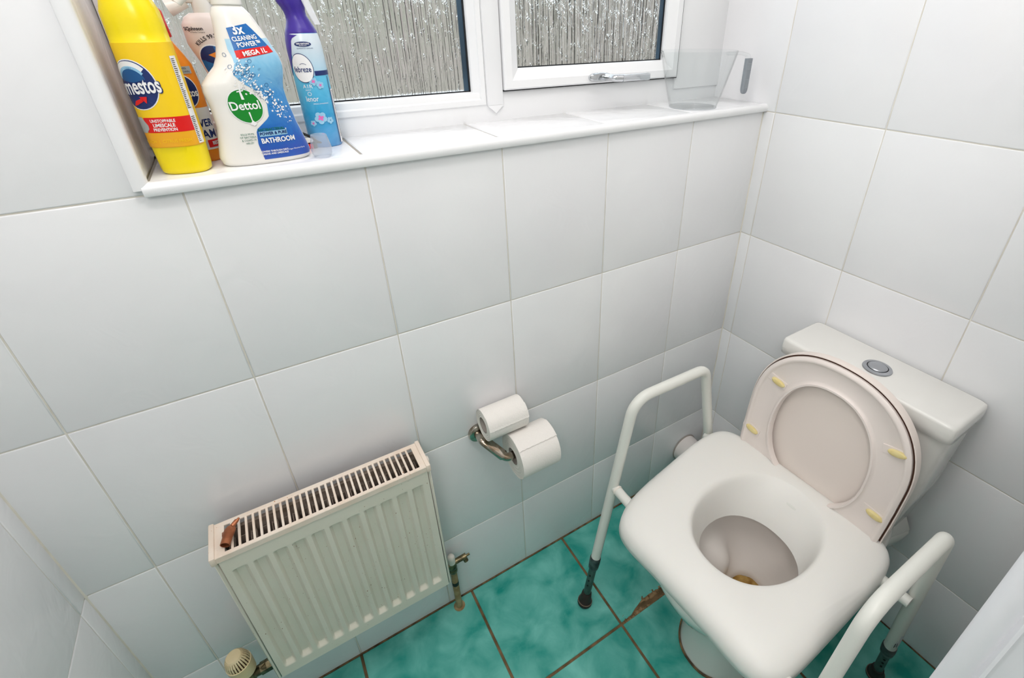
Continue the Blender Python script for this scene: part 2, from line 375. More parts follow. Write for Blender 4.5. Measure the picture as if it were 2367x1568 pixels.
# ---------------------------------------------------------------- floor
bm = BM(); box(bm, (XL - 0.12, YF - 1.9, -0.06), (X + 0.12, 0.05, -0.0022)); floor = obj('floor', bm, 'floor_grout'); tag(floor, kind='structure')
fx = [XL, -0.0012, 0.3134, 0.628, 0.9426, X]; fy = [0.0, -0.309, -0.6236, -0.938, -1.25, -1.6, -2.0, -2.6]
for i in range(len(fx) - 1):
    for j in range(len(fy) - 1):
        g = 0.0036; bm = BM()
        x0 = fx[i] + (g if i else 0.0); x1 = fx[i + 1] - (g if i < len(fx) - 2 else 0); y1 = fy[j] - (g if j else 0.004); y0 = fy[j + 1] + g
        pts = [(x0, y0), (x1, y0), (x1, y1), (x0, y1)]
        if i == 3 and j == 0:      # the tile whose front edge has crumbled away
            pts = [(x0, y0)] + [(x0 + 0.035, y0 + 0.001), (x0 + 0.055, y0 + 0.009), (x0 + 0.085, y0 + 0.017), (x0 + 0.115, y0 + 0.019), (x0 + 0.150, y0 + 0.016), (x0 + 0.185, y0 + 0.010), (x0 + 0.23, y0)] + pts[1:]
        lo = [bm.verts.new((x, y, -0.008)) for x, y in pts]; mi = [bm.verts.new((x, y, -0.0010)) for x, y in pts]
        cx, cy = (x0 + x1) / 2, (y0 + y1) / 2
        to = [bm.verts.new((x + (0.0013 if x < cx else -0.0013), y + (0.0013 if y < cy else -0.0013), 0.0)) for x, y in pts]; n = len(pts)
        for a, b in ((lo, mi), (mi, to)):
            for k in range(n): bm.faces.new((a[k], a[(k + 1) % n], b[(k + 1) % n], b[k]))
        bm.faces.new(to); bm.faces.new(lo[::-1])
        obj('tile', bm, 'floor_tile', floor)
# crumbled grout along that edge
bm = BM(); N = 40
for rowi in range(N):
    t = rowi / (N - 1); x = 0.634 + 0.225 * t; h = 0.012 + 0.012 * math.sin(PI * min(1, t * 1.1)); 
    cols = [bm.verts.new((x, -0.3125 + h * 1.35 * k / 6, -0.0030 + 0.0022 * random.random() - (0.004 if abs(k - 2.6 - math.sin(t * 9)) < 0.8 and 0.15 < t < 0.95 else 0) + 0.0012)) for k in range(7)]
    if rowi:
        for k in range(6): bm.faces.new((prev[k], prev[k + 1], cols[k + 1], cols[k]))
    prev = cols
obj('crumbled_grout', bm, 'rubble', floor)
# dirty sealant line along the foot of the walls
bm = BM(); box(bm, (XL + 0.002, -0.0040, -0.001), (X - 0.002, -0.0005, 0.0014)); box(bm, (X - 0.0048, YF + 0.001, -0.001), (X - 0.0012, -0.003, 0.0014)); obj('sealant_line', bm, 'sealant', floor)

# ---------------------------------------------------------------- window sill: tiled, with a rounded edging strip
sill = thing('trim_1', None, None); sill['kind'] = 'structure'
bm = BM(); box(bm, (RX - 0.003, 0.004, ZS - 0.013), (X, YW + 0.03, ZS - 0.0022)); obj('sill_bed', bm, 'sill_grout', sill)
sx_ = [RX, TW, 2 * TW - 0.003, 3 * TW - 0.004, 4 * TW - 0.004, X]
for i in range(len(sx_) - 1):
    wall_tile(sill, lambda u, v, dd: Vector((u, v, ZS - 0.0016 + dd)), sx_[i] + (0.0012 if i else 0), sx_[i + 1] - 0.0012, 0.0015, YW + 0.01)
edge = []
for k in range(10):
    a = PI / 2 * k / 9; edge.append((-0.0035 - 0.0085 * math.sin(a), ZS - 0.0092 + 0.0098 * math.cos(a)))
edge = [(0.002, ZS + 0.0006)] + edge + [(-0.0115, ZS - 0.0155), (-0.0105, ZS - 0.0172), (0.002, ZS - 0.0172)]
bm = BM(); loft(bm, [[Vector((x, y, z)) for y, z in edge] for x in (RX - 0.008, X - 0.001)]); obj('edging_strip', bm, 'upvc', sill, smooth=True, sharp=50)
trim2 = thing('trim_2', None, None); trim2['kind'] = 'structure'
edge2 = [(RX + 0.0008 - (y + 0.0035) * 0 , 0) for y in ()]
ep = []
for k in range(10):
    a = PI / 2 * k / 9; ep.append((RX - 0.0085 + 0.0098 * math.cos(a) - 0.001, -0.0025 - 0.0085 * math.sin(a)))
ep = [(RX + 0.0003, 0.003)] + ep + [(RX - 0.0165, -0.0105), (RX - 0.018, -0.009), (RX - 0.018, 0.003)]
bm = BM(); loft(bm, [[Vector((x, y, z)) for x, y in ep] for z in (ZS - 0.008, 2.13)]); obj('edging_strip', bm, 'upvc', trim2, smooth=True, sharp=50)

# ---------------------------------------------------------------- window
win = thing('window_1', None, None); win['kind'] = 'structure'
WT = 2.12
def bar(name, parent, x0, x1, z0, z1, yf, yb, m='upvc', bev=0.0025, s=2):
    bm = BM(); box(bm, (x0, yf, z0), (x1, yb, z1), bev, s); return obj(name, bm, m, parent, smooth=True, sharp=40)
yb = YW + 0.07
bar('frame_rail', win, RX - 0.002, X, ZS - 0.004, 1.3285, YW + 0.006, yb)
bar('frame_rail', win, RX - 0.002, X, WT - 0.05, WT, YW, yb)
bar('frame_stile', win, RX - 0.002, 0.030, 1.30, WT - 0.04, YW + 0.001, yb)
bar('frame_stile', win, 1.0790, X, 1.30, WT - 0.04, YW + 0.001, yb)
mul = bar('mullion', win, 0.5480, 0.5855, 1.3010, WT - 0.04, YW + 0.000, yb)
# mitred foot of the mullion
bm = BM(); pts = [(0.548, 1.3015), (0.5668, 1.2855), (0.5855, 1.3015)]
loft(bm, [[Vector((x, y, z)) for x, z in pts] for y in (YW + 0.0010, YW + 0.02)]); obj('mullion_foot', bm, 'upvc', win)
# fixed light on the left: bevelled glazing beads round a patterned pane
def bead(parent, x0, x1, z0, z1, wd, yf, depth, name='glazing_bead'):
    """bevelled bead running round an opening: outer edge at x0..z1, inner edge wd further in and set back"""
    bm = BM(); rings = []
    for ins, y in ((0, yf + 0.003), (0.003, yf), (wd * 0.45, yf), (wd * 0.5, yf + 0.002), (wd - 0.002, yf + depth * 0.45), (wd, yf + depth * 0.6), (wd, yf + depth)):
        rings.append([Vector((x0 + ins, y, z0 + ins)), Vector((x1 - ins, y, z0 + ins)), Vector((x1 - ins, y, z1 - ins)), Vector((x0 + ins, y, z1 - ins))])
    rings.append([Vector((x0, yf + depth, z0)), Vector((x1, yf + depth, z0)), Vector((x1, yf + depth, z1)), Vector((x0, yf + depth, z1))])
    R = [[bm.verts.new(p) for p in ring] for ring in rings]
    for a, b in zip(R, R[1:] + R[:1]):
        for k in range(4): bm.faces.new((a[k], a[(k + 1) % 4], b[(k + 1) % 4], b[k]))
    return obj(name, bm, 'upvc', parent)
LX0, LX1, LZ0, LZ1 = 0.000, 0.5200, 1.3290, 2.05
bead(win, LX0, 0.5485, 1.3015, LZ1 + 0.03, 0.0280, YW + 0.003, 0.024)
def pane(parent, x0, x1, z0, z1, y):
    bm = BM(); box(bm, (x0, y, z0), (x1, y + 0.004, z1)); p = obj('pane', bm, 'pane', parent)
    bm = BM(); box(bm, (x0, y - 0.0035, z0 - 0.002), (x1, y, z0 + 0.0022)); box(bm, (x1 - 0.0035, y - 0.0035, z0), (x1, y, z1)); obj('gasket', bm, 'gasket', parent)
    bm = BM(); box(bm, (x1 - 0.0130, y - 0.0022, z0 + 0.0022), (x1 - 0.0035, y + 0.001, z1)); obj('spacer_bar', bm, 'spacer', parent)
pane(win, 0.028, 0.5205, 1.3295, LZ1, YW + 0.024)
# opening light on the right
sash = thing('sash', None, None); sash.parent = win
bead(sash, 0.5870, 1.0770, 1.3300, WT - 0.055, 0.0400, YW - 0.008, 0.032, 'sash_frame')
pane(sash, 0.6270, 1.0370, 1.3700, WT - 0.095, YW + 0.020)
bm = BM(); box(bm, (0.5862, YW + 0.000, 1.3272), (1.0790, YW + 0.006, 1.3302)); box(bm, (1.0768, YW - 0.0015, 1.3272), (1.0815, YW + 0.006, WT - 0.055)); obj('sash_seal', bm, 'gasket', sash)
# casement handle
hd = YW - 0.008
bm = BM()
pl = [Vector((0.829 + 0.030 * spow(math.cos(t), 0.8), 0, 1.3435 + 0.0095 * spow(math.sin(t), 0.8))) for t in [2 * PI * k / 32 for k in range(32)]]
loft(bm, [[p + Vector((0, y, 0)) for p in pl] for y in (hd - 0.0005, hd - 0.007, )] + [[Vector((0.829, hd - 0.0095, 1.3435)) + (p - Vector((0.829, 0, 1.3435))) * 0.86 for p in pl]])
tube(bm, [(0.842, hd - 0.004, 1.3435), (0.842, hd - 0.030, 1.343)], 0.0075, 20)
tube(bm, rounded_path([(0.842, hd - 0.026, 1.343), (0.844, hd - 0.040, 1.3425), (0.868, hd - 0.044, 1.342)], [0.006]), [0.0078] * 13, 20)
hp = [(0.862, 0.0075, 0.0075), (0.880, 0.0065, 0.0072), (0.91, 0.0045, 0.0075), (0.938, 0.0045, 0.0078), (0.943, 0.004, 0.0072)]
loft(bm, [[Vector((x, hd - 0.044 + a * spow(math.cos(t), 0.6), 1.342 + b * spow(math.sin(t), 0.6))) for t in [2 * PI * k / 24 for k in range(24)]] for x, a, b in hp])
obj('handle', bm, 'chrome', sash, smooth=True, sharp=40)

# outside: lawn and a low hedge under an overcast sky
M['lawn'] = mat('wet_lawn', (128, 134, 118), 0.9, col2=(168, 150, 150), nscale=0.9, detail=2)
bm = BM(); box(bm, (-12, 0.6, -0.35), (14, 30, -0.25)); tag(obj('floor_garden', bm, 'lawn'), kind='structure')
M['hedge'] = mat('hedge_leaves', (112, 122, 100), 0.9, col2=(160, 146, 142), nscale=0.7, bump=1, bscale=8)
bm = BM()
for k in range(26):
    for q in range(3):
        bmesh.ops.create_icosphere(bm, subdivisions=2, radius=0.75, matrix=Matrix.Translation((-7 + k * 0.75 + random.uniform(-.2, .2), 7.0 + q * 0.3, 0.25 + q * 0.62 + random.uniform(-.12, .12))))
for v in bm.verts: v.co += Vector((random.uniform(-.07, .07), random.uniform(-.07, .07), random.uniform(-.07, .07)))
tag(obj('garden_hedge', bm, 'hedge'), 'blurred grey-green hedge far behind the rain-patterned window glass', 'hedge')

# ---------------------------------------------------------------- toilet
YC = -0.476
toilet = thing('toilet', 'white close-coupled toilet with its seat and lid raised against the cistern', 'toilet', (0.95, YC, 0))
TO = Vector((0.95, YC, 0))
def T(v): return Vector(v) - TO
def tobj(name, bm, m, parent, smooth=True, sharp=40, off=TO):
    bmesh.ops.translate(bm, verts=bm.verts[:], vec=-off)
    return obj(name, bm, m, parent, smooth, sharp)
# pan: outside shape, rim, inside of the bowl, in one surface
outer = []   # z, cx, cy, half length, half width
for z, fr_, bk_, hw in ((0.000, 0.722, 1.198, 0.118), (0.010, 0.724, 1.196, 0.117), (0.060, 0.736, 1.188, 0.106), (0.13, 0.738, 1.187, 0.100), (0.20, 0.712, 1.198, 0.112), (0.27, 0.664, 1.215, 0.138), (0.33, 0.622, 1.223, 0.164),
                       (0.375, 0.605, 1.224, 0.177), (0.398, 0.603, 1.224, 0.178), (0.404, 0.607, 1.220, 0.174)): outer.append((z, (fr_ + bk_) / 2, 0, (bk_ - fr_) / 2, hw))
inner = [(0.404, 0.812, 0.180, 0.142), (0.398, 0.812, 0.174, 0.136), (0.370, 0.812, 0.172, 0.134), (0.362, 0.812, 0.178, 0.140), (0.34, 0.814, 0.178, 0.140), (0.29, 0.825, 0.158, 0.122),
         (0.24, 0.845, 0.125, 0.094), (0.20, 0.862, 0.090, 0.066), (0.175, 0.872, 0.062, 0.046), (0.13, 0.880, 0.045, 0.036), (0.10, 0.882, 0.030, 0.026)]
bm = BM()
rings = [seg_ring(cx, YC, z, a, b, 2.35, 72, 4.0) for z, cx, _c, a, b in outer]
loft(bm, rings, True, False)
n0 = len(bm.verts)
def bowl_ring(z, cx, a, b): return seg_ring(cx, YC, z, a, b, 2.2, 72, 2.6)
fine = []
for a, b in zip(inner[2:], inner[3:]):
    for q in range(5): fine.append(tuple(a[k] + (b[k] - a[k]) * q / 5 for k in range(4)))
inner = inner[:2] + fine + [inner[-1]]
ir = [bowl_ring(*q) for q in inner]
bm.verts.ensure_lookup_table()
last = bm.verts[n0 - 72:n0]
last = [bm.verts[n0 - 72 + k] for k in range(72)]
first = [bm.verts.new(p) for p in ir[0]]
for k in range(72): bm.faces.new((last[k], last[(k + 1) % 72], first[(k + 1) % 72], first[k]))
prev = first
second = [bm.verts.new(p) for p in ir[1]]
for k in range(72): bm.faces.new((prev[k], prev[(k + 1) % 72], second[(k + 1) % 72], second[k]))
pan = tobj('pan', bm, 'ceramic', toilet)
bm = BM()
loft(bm, ir[1:], False, True)
for v in bm.verts:     # the front of the bowl swells inwards towards the outlet
    dx, dy, dz = v.co.x - 0.845, v.co.y - (YC + 0.105), v.co.z - 0.235
    g = math.exp(-(dx * dx / 0.0022 + dy * dy / 0.0040 + dz * dz / 0.0040)); v.co += Vector((0.006, -0.046, 0.010)) * g
tobj('bowl', bm, 'pan_inside', pan, off=TO)
bm = BM(); loft(bm, [seg_ring(0.882, YC, z, 0.056, 0.042, 2.2, 40) for z in (0.158, 0.160)]); tobj('water', bm, 'water', pan)
bm = BM(); pts = [(0.842, YC), (0.90, YC + 0.052), (0.945, YC), (0.90, YC - 0.045)]
loft(bm, [[Vector((0.898 + (x - 0.898) * s, YC + (y - YC) * s, z)) for x, y in pts] for z, s in ((0.1615, 1.0), (0.163, 0.92))]); tobj('limescale_ring', bm, 'stain', pan)
bm = BM(); ra = seg_ring(0.960, YC, 0, 0.2385, 0.1185, 2.35, 72, 4.0); rb = seg_ring(0.960, YC, 0, 0.2425, 0.1225, 2.35, 72, 4.0)
loft(bm, [[p + Vector((0, 0, z)) for p in rr] for rr, z in ((ra, 0.006), (rb, 0.0042), (rb, 0.0004))], False, False); tobj('floor_sealant', bm, 'sealant', pan)
# rear ledge of the pan against the wall
bm = BM(); led = [(0.20, 0.125), (0.30, 0.165), (0.355, 0.176), (0.40, 0.150), (0.412, 0.142)]
loft(bm, [[Vector((x, YC + s * hw, z)) for x, s in ((1.10, -0.8), (1.236, -1), (1.236, 1), (1.10, 0.8))] for z, hw in led]); bmesh.ops.bevel(bm, geom=bm.edges[:], offset=0.006, segments=3, affect='EDGES')
tobj('pan_ledge', bm, 'ceramic', toilet)
# cistern, tapering downwards
bm = BM(); cz = [(0.412, 0.150, 1.120), (0.43, 0.162, 1.114), (0.56, 0.177, 1.102), (0.70, 0.183, 1.096), (0.731, 0.184, 1.0955)]
loft(bm, [[Vector(((xf + 1.2365) / 2 + (1.2365 - xf) / 2 * spow(math.cos(t), 0.28), YC + hw * spow(math.sin(t), 0.28), z)) for t in [2 * PI * (k + 0.5) / 64 for k in range(64)]] for z, hw, xf in cz])
tobj('cistern', bm, 'ceramic', toilet, sharp=60)
bm = BM(); box(bm, (1.0972, YC - 0.1820, 0.7308), (1.234, YC + 0.1820, 0.7327)); tobj('cistern_joint', bm, 'seam', toilet, False)
bm = BM(); lidr = []
for z, dd in ((0.7325, 0.003), (0.7340, 0.001), (0.752, 0.0), (0.7690, 0.0008), (0.7735, 0.0030), (0.7755, 0.0075)):
    lidr.append([Vector((1.1630 + (0.0745 - dd) * spow(math.cos(t), 0.13), YC + (0.1895 - dd) * spow(math.sin(t), 0.085), z)) for t in [2 * PI * (k + 0.5) / 96 for k in range(96)]])
loft(bm, lidr); cl = tobj('cistern_lid', bm, 'ceramic', toilet, sharp=60)
bm = BM(); lathe(bm, [(0.0295, 0.7752), (0.030, 0.7762), (0.029, 0.7785), (0.0215, 0.7800), (0.0205, 0.7780)], 40, (1.158, YC - 0.003, 0)); bt = tobj('push_button', bm, 'brushed', cl, off=TO)
bm = BM(); lathe(bm, [(0.0212, 0.7781), (0.0212, 0.7790)], 40, (1.158, YC - 0.003, 0)); tobj('button_gap', bm, 'gasket', cl, off=TO)
bm = BM(); lathe(bm, [(0.0195, 0.7785), (0.0195, 0.7805), (0.017, 0.7822), (0.012, 0.7815), (0.005, 0.7808), (0.0005, 0.7806)], 40, (1.158, YC - 0.003, 0)); tobj('button_centre', bm, 'brushed', cl, off=TO)
# raised lid and seat: drawn in their own plane (s up the slope, t across), thickness along the normal
HX, HZ = 1.020, 0.420; TILT = math.radians(4.5)
def P(s, t, nrm): return Vector((HX + s * math.sin(TILT) - nrm * math.cos(TILT), YC + 0.010 - t, HZ + s * math.cos(TILT) + nrm * math.sin(TILT)))
def dshape(grow=0.0, N=96):
    """outline of the seat: straight sides, full round top"""
    out = []; w = 0.179 + grow; s0 = 0.195
    for k in range(N // 2 + 1):
        a = PI * k / (N // 2); out.append((s0 + (0.190 + grow) * spow(math.sin(a), 0.88), -w * spow(math.cos(a), 0.90)))
    low = [(s0 * 0.75, w), (s0 * 0.5, w * 0.995), (s0 * 0.25, w * 0.985), (0.02, w * 0.965)] + [(-grow * 0.5, w * 0.90 * (1 - k / 12)) for k in range(25)] + [(0.02, -w * 0.965), (s0 * 0.25, -w * 0.985), (s0 * 0.5, -w * 0.995), (s0 * 0.75, -w)]
    return out + low
def hshape(grow=0.0, n=None):
    out = []; base = dshape(); n = len(base)
    for k in range(n):
        s, t = base[k]; a = math.atan2(s - 0.19, t) 
        c, q = math.cos(a), math.sin(a); e = 2.25
        rr = (abs(c / (0.114 + grow)) ** e + abs(q / (0.147 + grow)) ** e) ** (-1 / e)
        out.append((0.180 + rr * q, rr * c * (1 - 0.04 * q)))
    return out
bm = BM()
loft(bm, [[P(s, t, nr) for s, t in dshape(g)] for g, nr in ((0.003, -0.022), (0.0085, -0.020), (0.0098, -0.006), (0.0090, 0.001), (0.0070, 0.0015), (0.0058, -0.002), (0.0054, -0.009), (-0.02, -0.0125), (-0.09, -0.014))])
lid = tobj('toilet_lid', bm, 'lid_plastic', toilet, sharp=50)
bm = BM()
loft(bm, [[P(s, t, -0.003) for s, t in dshape(0.0066)], [P(s, t, -0.0045) for s, t in dshape(-0.004)], [P(s, t, -0.0055) for s, t in dshape(-0.006)]], False, False); tobj('seat_seam', bm, 'seam', toilet)
bm = BM(); so = []
for g, nr in ((0.000, -0.004), (0.0034, 0.000), (0.0036, 0.007), (-0.002, 0.0115), (-0.006, 0.0115), (-0.0085, 0.0090), (-0.012, 0.0060)): so.append([P(s, t, nr) for s, t in dshape(g)])
hl = [[P(s, t, nr) for s, t in hshape(g)] for g, nr in ((0.012, 0.0060), (0.0065, 0.0080), (0.0045, 0.0120), (0.0005, 0.0120), (-0.001, 0.008), (-0.001, -0.004))]
R = [[bm.verts.new(p) for p in ring] for ring in so + hl]; n = len(R[0])
for a, b in zip(R, R[1:] + R[:1]):
    for k in range(n): bm.faces.new((a[k], a[(k + 1) % n], b[(k + 1) % n], b[k]))
seat_ring = tobj('seat_ring', bm, 'seat_plastic', toilet, sharp=50)
for (y, z, rot) in ((-0.3360, 0.6940, 9), (-0.3085, 0.5260, 10), (-0.6080, 0.6985, -14), (-0.6200, 0.5345, 3)):
    s = (z - HZ) / math.cos(TILT); t = -(y - YC - 0.010); a = math.radians(rot); du = (math.cos(a), math.sin(a))
    def Q(p, q, nr): return P(s + p * -du[1] * 1 + q * du[0], t + p * du[0] + q * du[1], nr)
    bm = BM(); loft(bm, [[Q(p, q, nr) for p, q in ((-.026, -.0095), (.022, -.0095), (.022, .0095), (-.026, .0095))] for nr in (0.0050, 0.0078)]); tobj('buffer_pocket', bm, 'seat_plastic', seat_ring, off=TO)
    bm = BM()
    for nr, k_ in ((0.006, 1.0), (0.0125, 1.0), (0.0155, 0.82), (0.0165, 0.45)): pass
    loft(bm, [[Q(0.0175 * spow(math.cos(u), 0.85) * kk + 0.002, 0.0068 * math.sin(u) * kk, nr) for u in [2 * PI * q / 24 for q in range(24)]] for nr, kk in ((0.006, 1.0), (0.0115, 1.0), (0.0145, 0.84), (0.0158, 0.5))])
    tobj('rubber_buffer', bm, 'bumper', seat_ring, off=TO)
bm = BM(); tube(bm, [(HX + 0.004, YC - 0.11, HZ - 0.004), (HX + 0.004, YC + 0.11, HZ - 0.004)], 0.010, 16); tobj('hinge', bm, 'seat_plastic', toilet)

# soil pipe leaving through the back wall
sp = thing('soil_pipe', 'white plastic soil pipe leaving the back wall low down behind the toilet', 'pipe', (1.150, 0, 0.115))
bm = BM(); tube(bm, [(0, -0.0015, 0), (-0.004, -0.105, -0.004), (-0.008, -0.22, -0.006)], 0.050, 40); obj('pipe', bm, 'soil', sp, smooth=True)
bm = BM(); lathe(bm, [(0.0501, -0.005), (0.0535, -0.0016), (0.052, -0.001)], 40, axis='y', caps=(False, False)); obj('mastic_ring', bm, 'card', sp, smooth=True)

# ---------------------------------------------------------------- toilet frame (raised seat with arms)
FR = thing('commode_frame', 'white raised commode seat on tubular arm frame standing over the toilet', 'toilet frame', (0.82, YC, 0))
FO = Vector((0.82, YC, 0))
BL, BR, FL, FRt = (1.032, -0.217), (1.052, -0.691), (0.575, -0.285), (0.600, -0.705)
def sq(u, v):   # u: 0 front .. 1 back, v: 0 left .. 1 right
    return ((1 - u) * ((1 - v) * FL[0] + v * FRt[0]) + u * ((1 - v) * BL[0] + v * BR[0]), (1 - u) * ((1 - v) * FL[1] + v * FRt[1]) + u * ((1 - v) * BL[1] + v * BR[1]))
NS = 120
def outline(ins, z, zf=None):
    out = []
    for k in range(NS):
        t = 2 * PI * (k + 0.5) / NS; c, s = math.cos(t), math.sin(t)
        e = 2 / 7.2
        u = 0.5 + 0.5 * spow(c, e); v = 0.5 - 0.5 * spow(s, e); fq = max(0.0, min(1.0, 1.25 - u * 1.6)); fq = 0.32 + 0.68 * fq * fq * (3 - 2 * fq)
        if z < 0.4565: fq = 1.0
        u = 0.5 + (u - 0.5) * (1 - ins * fq / 0.22); v = 0.5 + (v - 0.5) * (1 - ins * fq / 0.21)
        u2 = u
        if c < 0: u2 = u + 0.018 * math.sin(PI * v) ** 2 * (1 if zf is None else 1)
        v2 = v
        if u > 0.4 and s > 0: pass
        if s > 0: v2 = v - 0.030 * math.sin(PI * min(max(u, 0), 1))     # bowed left side
        x, y = sq(u2, v2); out.append(Vector((x, y, z)))
    return out
def oval(cx, cy, a, b, z, e=2.15):
    out = []
    for k in range(NS):
        t = 2 * PI * (k + 0.5) / NS
        out.append(Vector((cx + a * spow(math.cos(t), 2 / e), cy + b * spow(math.sin(t), 2 / e), z)))
    return out
rings = [oval(0.820, -0.490, 0.103, 0.105, 0.385), oval(0.821, -0.490, 0.107, 0.108, 0.395), oval(0.826, -0.486, 0.122, 0.112, 0.425), oval(0.832, -0.482, 0.138, 0.1165, 0.450),
         oval(0.837, -0.480, 0.147, 0.119, 0.4625), oval(0.839, -0.4795, 0.153, 0.122, 0.4690), oval(0.840, -0.479, 0.158, 0.126, 0.4728), oval(0.838, -0.479, 0.163, 0.132, 0.4748),
         outline(0.056, 0.4755), outline(0.040, 0.4750), outline(0.022, 0.4722), outline(0.010, 0.4660), outline(0.002, 0.4570), outline(0.000, 0.4450), outline(-0.001, 0.4320),
         outline(0.001, 0.4300), outline(0.004, 0.4310), outline(0.006, 0.4560), oval(0.84, -0.479, 0.178, 0.142, 0.4580), oval(0.833, -0.482, 0.144, 0.122, 0.445), oval(0.822, -0.490, 0.111, 0.112, 0.395), oval(0.821, -0.490, 0.107, 0.1085, 0.385)]
for ring in rings:      # the front lip dips
    for p in ring:
        fr = max(0.0, min(1.0, (0.70 - p.x) / 0.12)); p.z -= 0.012 * fr * fr if p.z > 0.40 else 0
bm = BM(); R = [[bm.verts.new(p - FO) for p in ring] for ring in rings]
for a, b in zip(R, R[1:] + R[:1]):
    for k in range(NS): bm.faces.new((a[k], a[(k + 1) % NS], b[(k + 1) % NS], b[k]))
obj('commode_seat', bm, 'commode', FR, smooth=True, sharp=70)
legs = {-0.207: (0.574, 1.092), -0.745: (0.582, 1.098)}
for ly, (xf, xb) in legs.items():
    zt = 0.700 if ly > -0.5 else 0.693; c1 = 0.695 if ly > -0.5 else 0.698; c2 = 0.925 if ly > -0.5 else 0.945
    zc = 0.185
    def on(xg, xc, z): return xg + (xc - xg) * z / zt
    path = rounded_path([(on(xf, c1, zc), ly, zc), (c1, ly, zt), (c2, ly, zt - (0.006 if ly > -0.5 else 0.018)), (on(xb, c2, zc), ly, zc)], [0.052, 0.034])
    bm = BM(); tube(bm, [Vector(p) - FO for p in path], 0.0128, 20); hf = obj('arm_tube', bm, 'tube', FR, smooth=True)
    for xg, xc in ((xf, c1), (xb, c2)):
        bm = BM(); tube(bm, [Vector((on(xg, xc, z), ly, z)) - FO for z in (zc + 0.004, zc + 0.001, zc - 0.018, zc - 0.020, zc - 0.023, zc - 0.036, zc - 0.040)], [0.0135, 0.0148, 0.0150, 0.0135, 0.0145, 0.0138, 0.0115], 20); obj('collar', bm, 'dark_metal', FR, smooth=True)
        bm = BM(); tube(bm, [Vector((on(xg, xc, z), ly, z)) - FO for z in (zc - 0.01, 0.030)], 0.0104, 16); lg = obj('leg', bm, 'grey_metal', FR, smooth=True)
        bm = BM()
        for z in (0.125, 0.105, 0.085): tube(bm, [Vector((on(xg, xc, z) - 0.0085, ly - 0.004, z)) - FO, Vector((on(xg, xc, z) - 0.0108, ly - 0.005, z)) - FO], 0.0024, 8)
        obj('adjustment_hole', bm, 'black', lg)
        bm = BM(); tube(bm, [Vector((on(xg, xc, z), ly, z)) - FO for z in (0.046, 0.044, 0.022, 0.014, 0.0125, 0.003, 0.0006)], [0.0118, 0.0135, 0.0160, 0.0185, 0.0200, 0.0205, 0.019], 24); ft = obj('rubber_foot', bm, 'rubber', FR, smooth=True)
        bm = BM(); tube(bm, [Vector((on(xg, xc, z), ly, z)) - FO for z in (0.0135, 0.0115)], [0.0200, 0.0206], 24); obj('foot_ring', bm, 'rubber_ring', ft, smooth=True)
for x in (0.651, 0.976):
    bm = BM(); tube(bm, [Vector((x, -0.207, 0.4395)) - FO, Vector((x, -0.745, 0.4395)) - FO], 0.0120, 18); obj('crossbar', bm, 'tube', FR, smooth=True)
for x in (0.976, 0.651):
    bm = BM(); tube(bm, [Vector((x, -0.226, 0.4395)) - FO, Vector((x, -0.221, 0.4395)) - FO], 0.0135, 14); obj('crossbar_collar', bm, 'cap', FR, smooth=True)

# sticker on the rear right leg
bm = BM(); N_ = 12; ly = -0.745
def onr(z): return 1.098 + (0.945 - 1.098) * z / 0.693
strip = [[Vector((onr(z) + 0.0132 * math.cos(a), ly + 0.0132 * math.sin(a), z)) - FO for a in [PI * 0.80 + PI * 0.75 * k / N_ for k in range(N_ + 1)]] for z in (0.275, 0.215)]
vv = [[bm.verts.new(p) for p in s_] for s_ in strip]
for k in range(N_): bm.faces.new((vv[0][k], vv[0][k + 1], vv[1][k + 1], vv[1][k]))
stk = obj('sticker', bm, 'sticker', FR, smooth=True)
bm = BM()
for z, a0, a1 in ((0.266, .95, 1.05), (0.262, .98, 1.08), (0.232, 1.2, 1.24), (0.236, 1.28, 1.31), (0.228, 1.34, 1.36)):
    hgt = 0.004 if z > .25 else 0.022
    ps = [Vector((onr(zz) + 0.01335 * math.cos(a * PI), ly + 0.01335 * math.sin(a * PI), zz)) - FO for zz, a in ((z, a0), (z, a1), (z - hgt, a1), (z - hgt, a0))]
    bm.faces.new([bm.verts.new(p) for p in ps])
sp0 = obj('sticker_print', bm, 'black_print', stk); sp0['kind'] = 'stuff'

# ---------------------------------------------------------------- radiator
RA = thing('radiator', 'white ribbed panel radiator with a rusty top grille hung on the tiled wall', 'radiator', (0.047, 0, 0))
rx0, rx1 = -0.146, 0.242; rz0, rz1 = 0.252, 0.652; ry = -0.104; RO = Vector((0.047, 0, 0))
def robj(name, bm, m, parent=RA, smooth=True, sharp=40):
    bmesh.ops.translate(bm, verts=bm.verts[:], vec=-RO); return obj(name, bm, m, parent, smooth, sharp)
px0, px1 = rx0 + 0.010, rx1 - 0.008; NX = 230; NZ = 70; pitch = (px1 - px0 - 0.012) / 11.15
def flute(x, z):
    k = (x - px0 - 0.010) / pitch; i = math.floor(k); fr = k - i
    if i < 0 or i > 10: return 0
    zt_, zb_ = rz1 - 0.036, rz0 + 0.030
    sm = lambda a, b, t: max(0, min(1, (t - a) / (b - a))) ** 2 * (3 - 2 * max(0, min(1, (t - a) / (b - a))))
    prof = sm(0.05, 0.20, fr) * (1 - sm(0.58, 0.80, fr))
    end = (1 - sm(zt_ - 0.004, zt_ + 0.002, z)) * sm(zb_ - 0.004, zb_ + 0.010, z)
    return 0.0085 * prof * end
bm = BM(); g = []
zsamp = sorted(set([rz0 + (rz1 - rz0) * k / 30 for k in range(31)] + [rz1 - 0.036 + q * 0.0012 for q in range(-6, 4)] + [rz0 + 0.030 + q * 0.0018 for q in range(-4, 8)]))
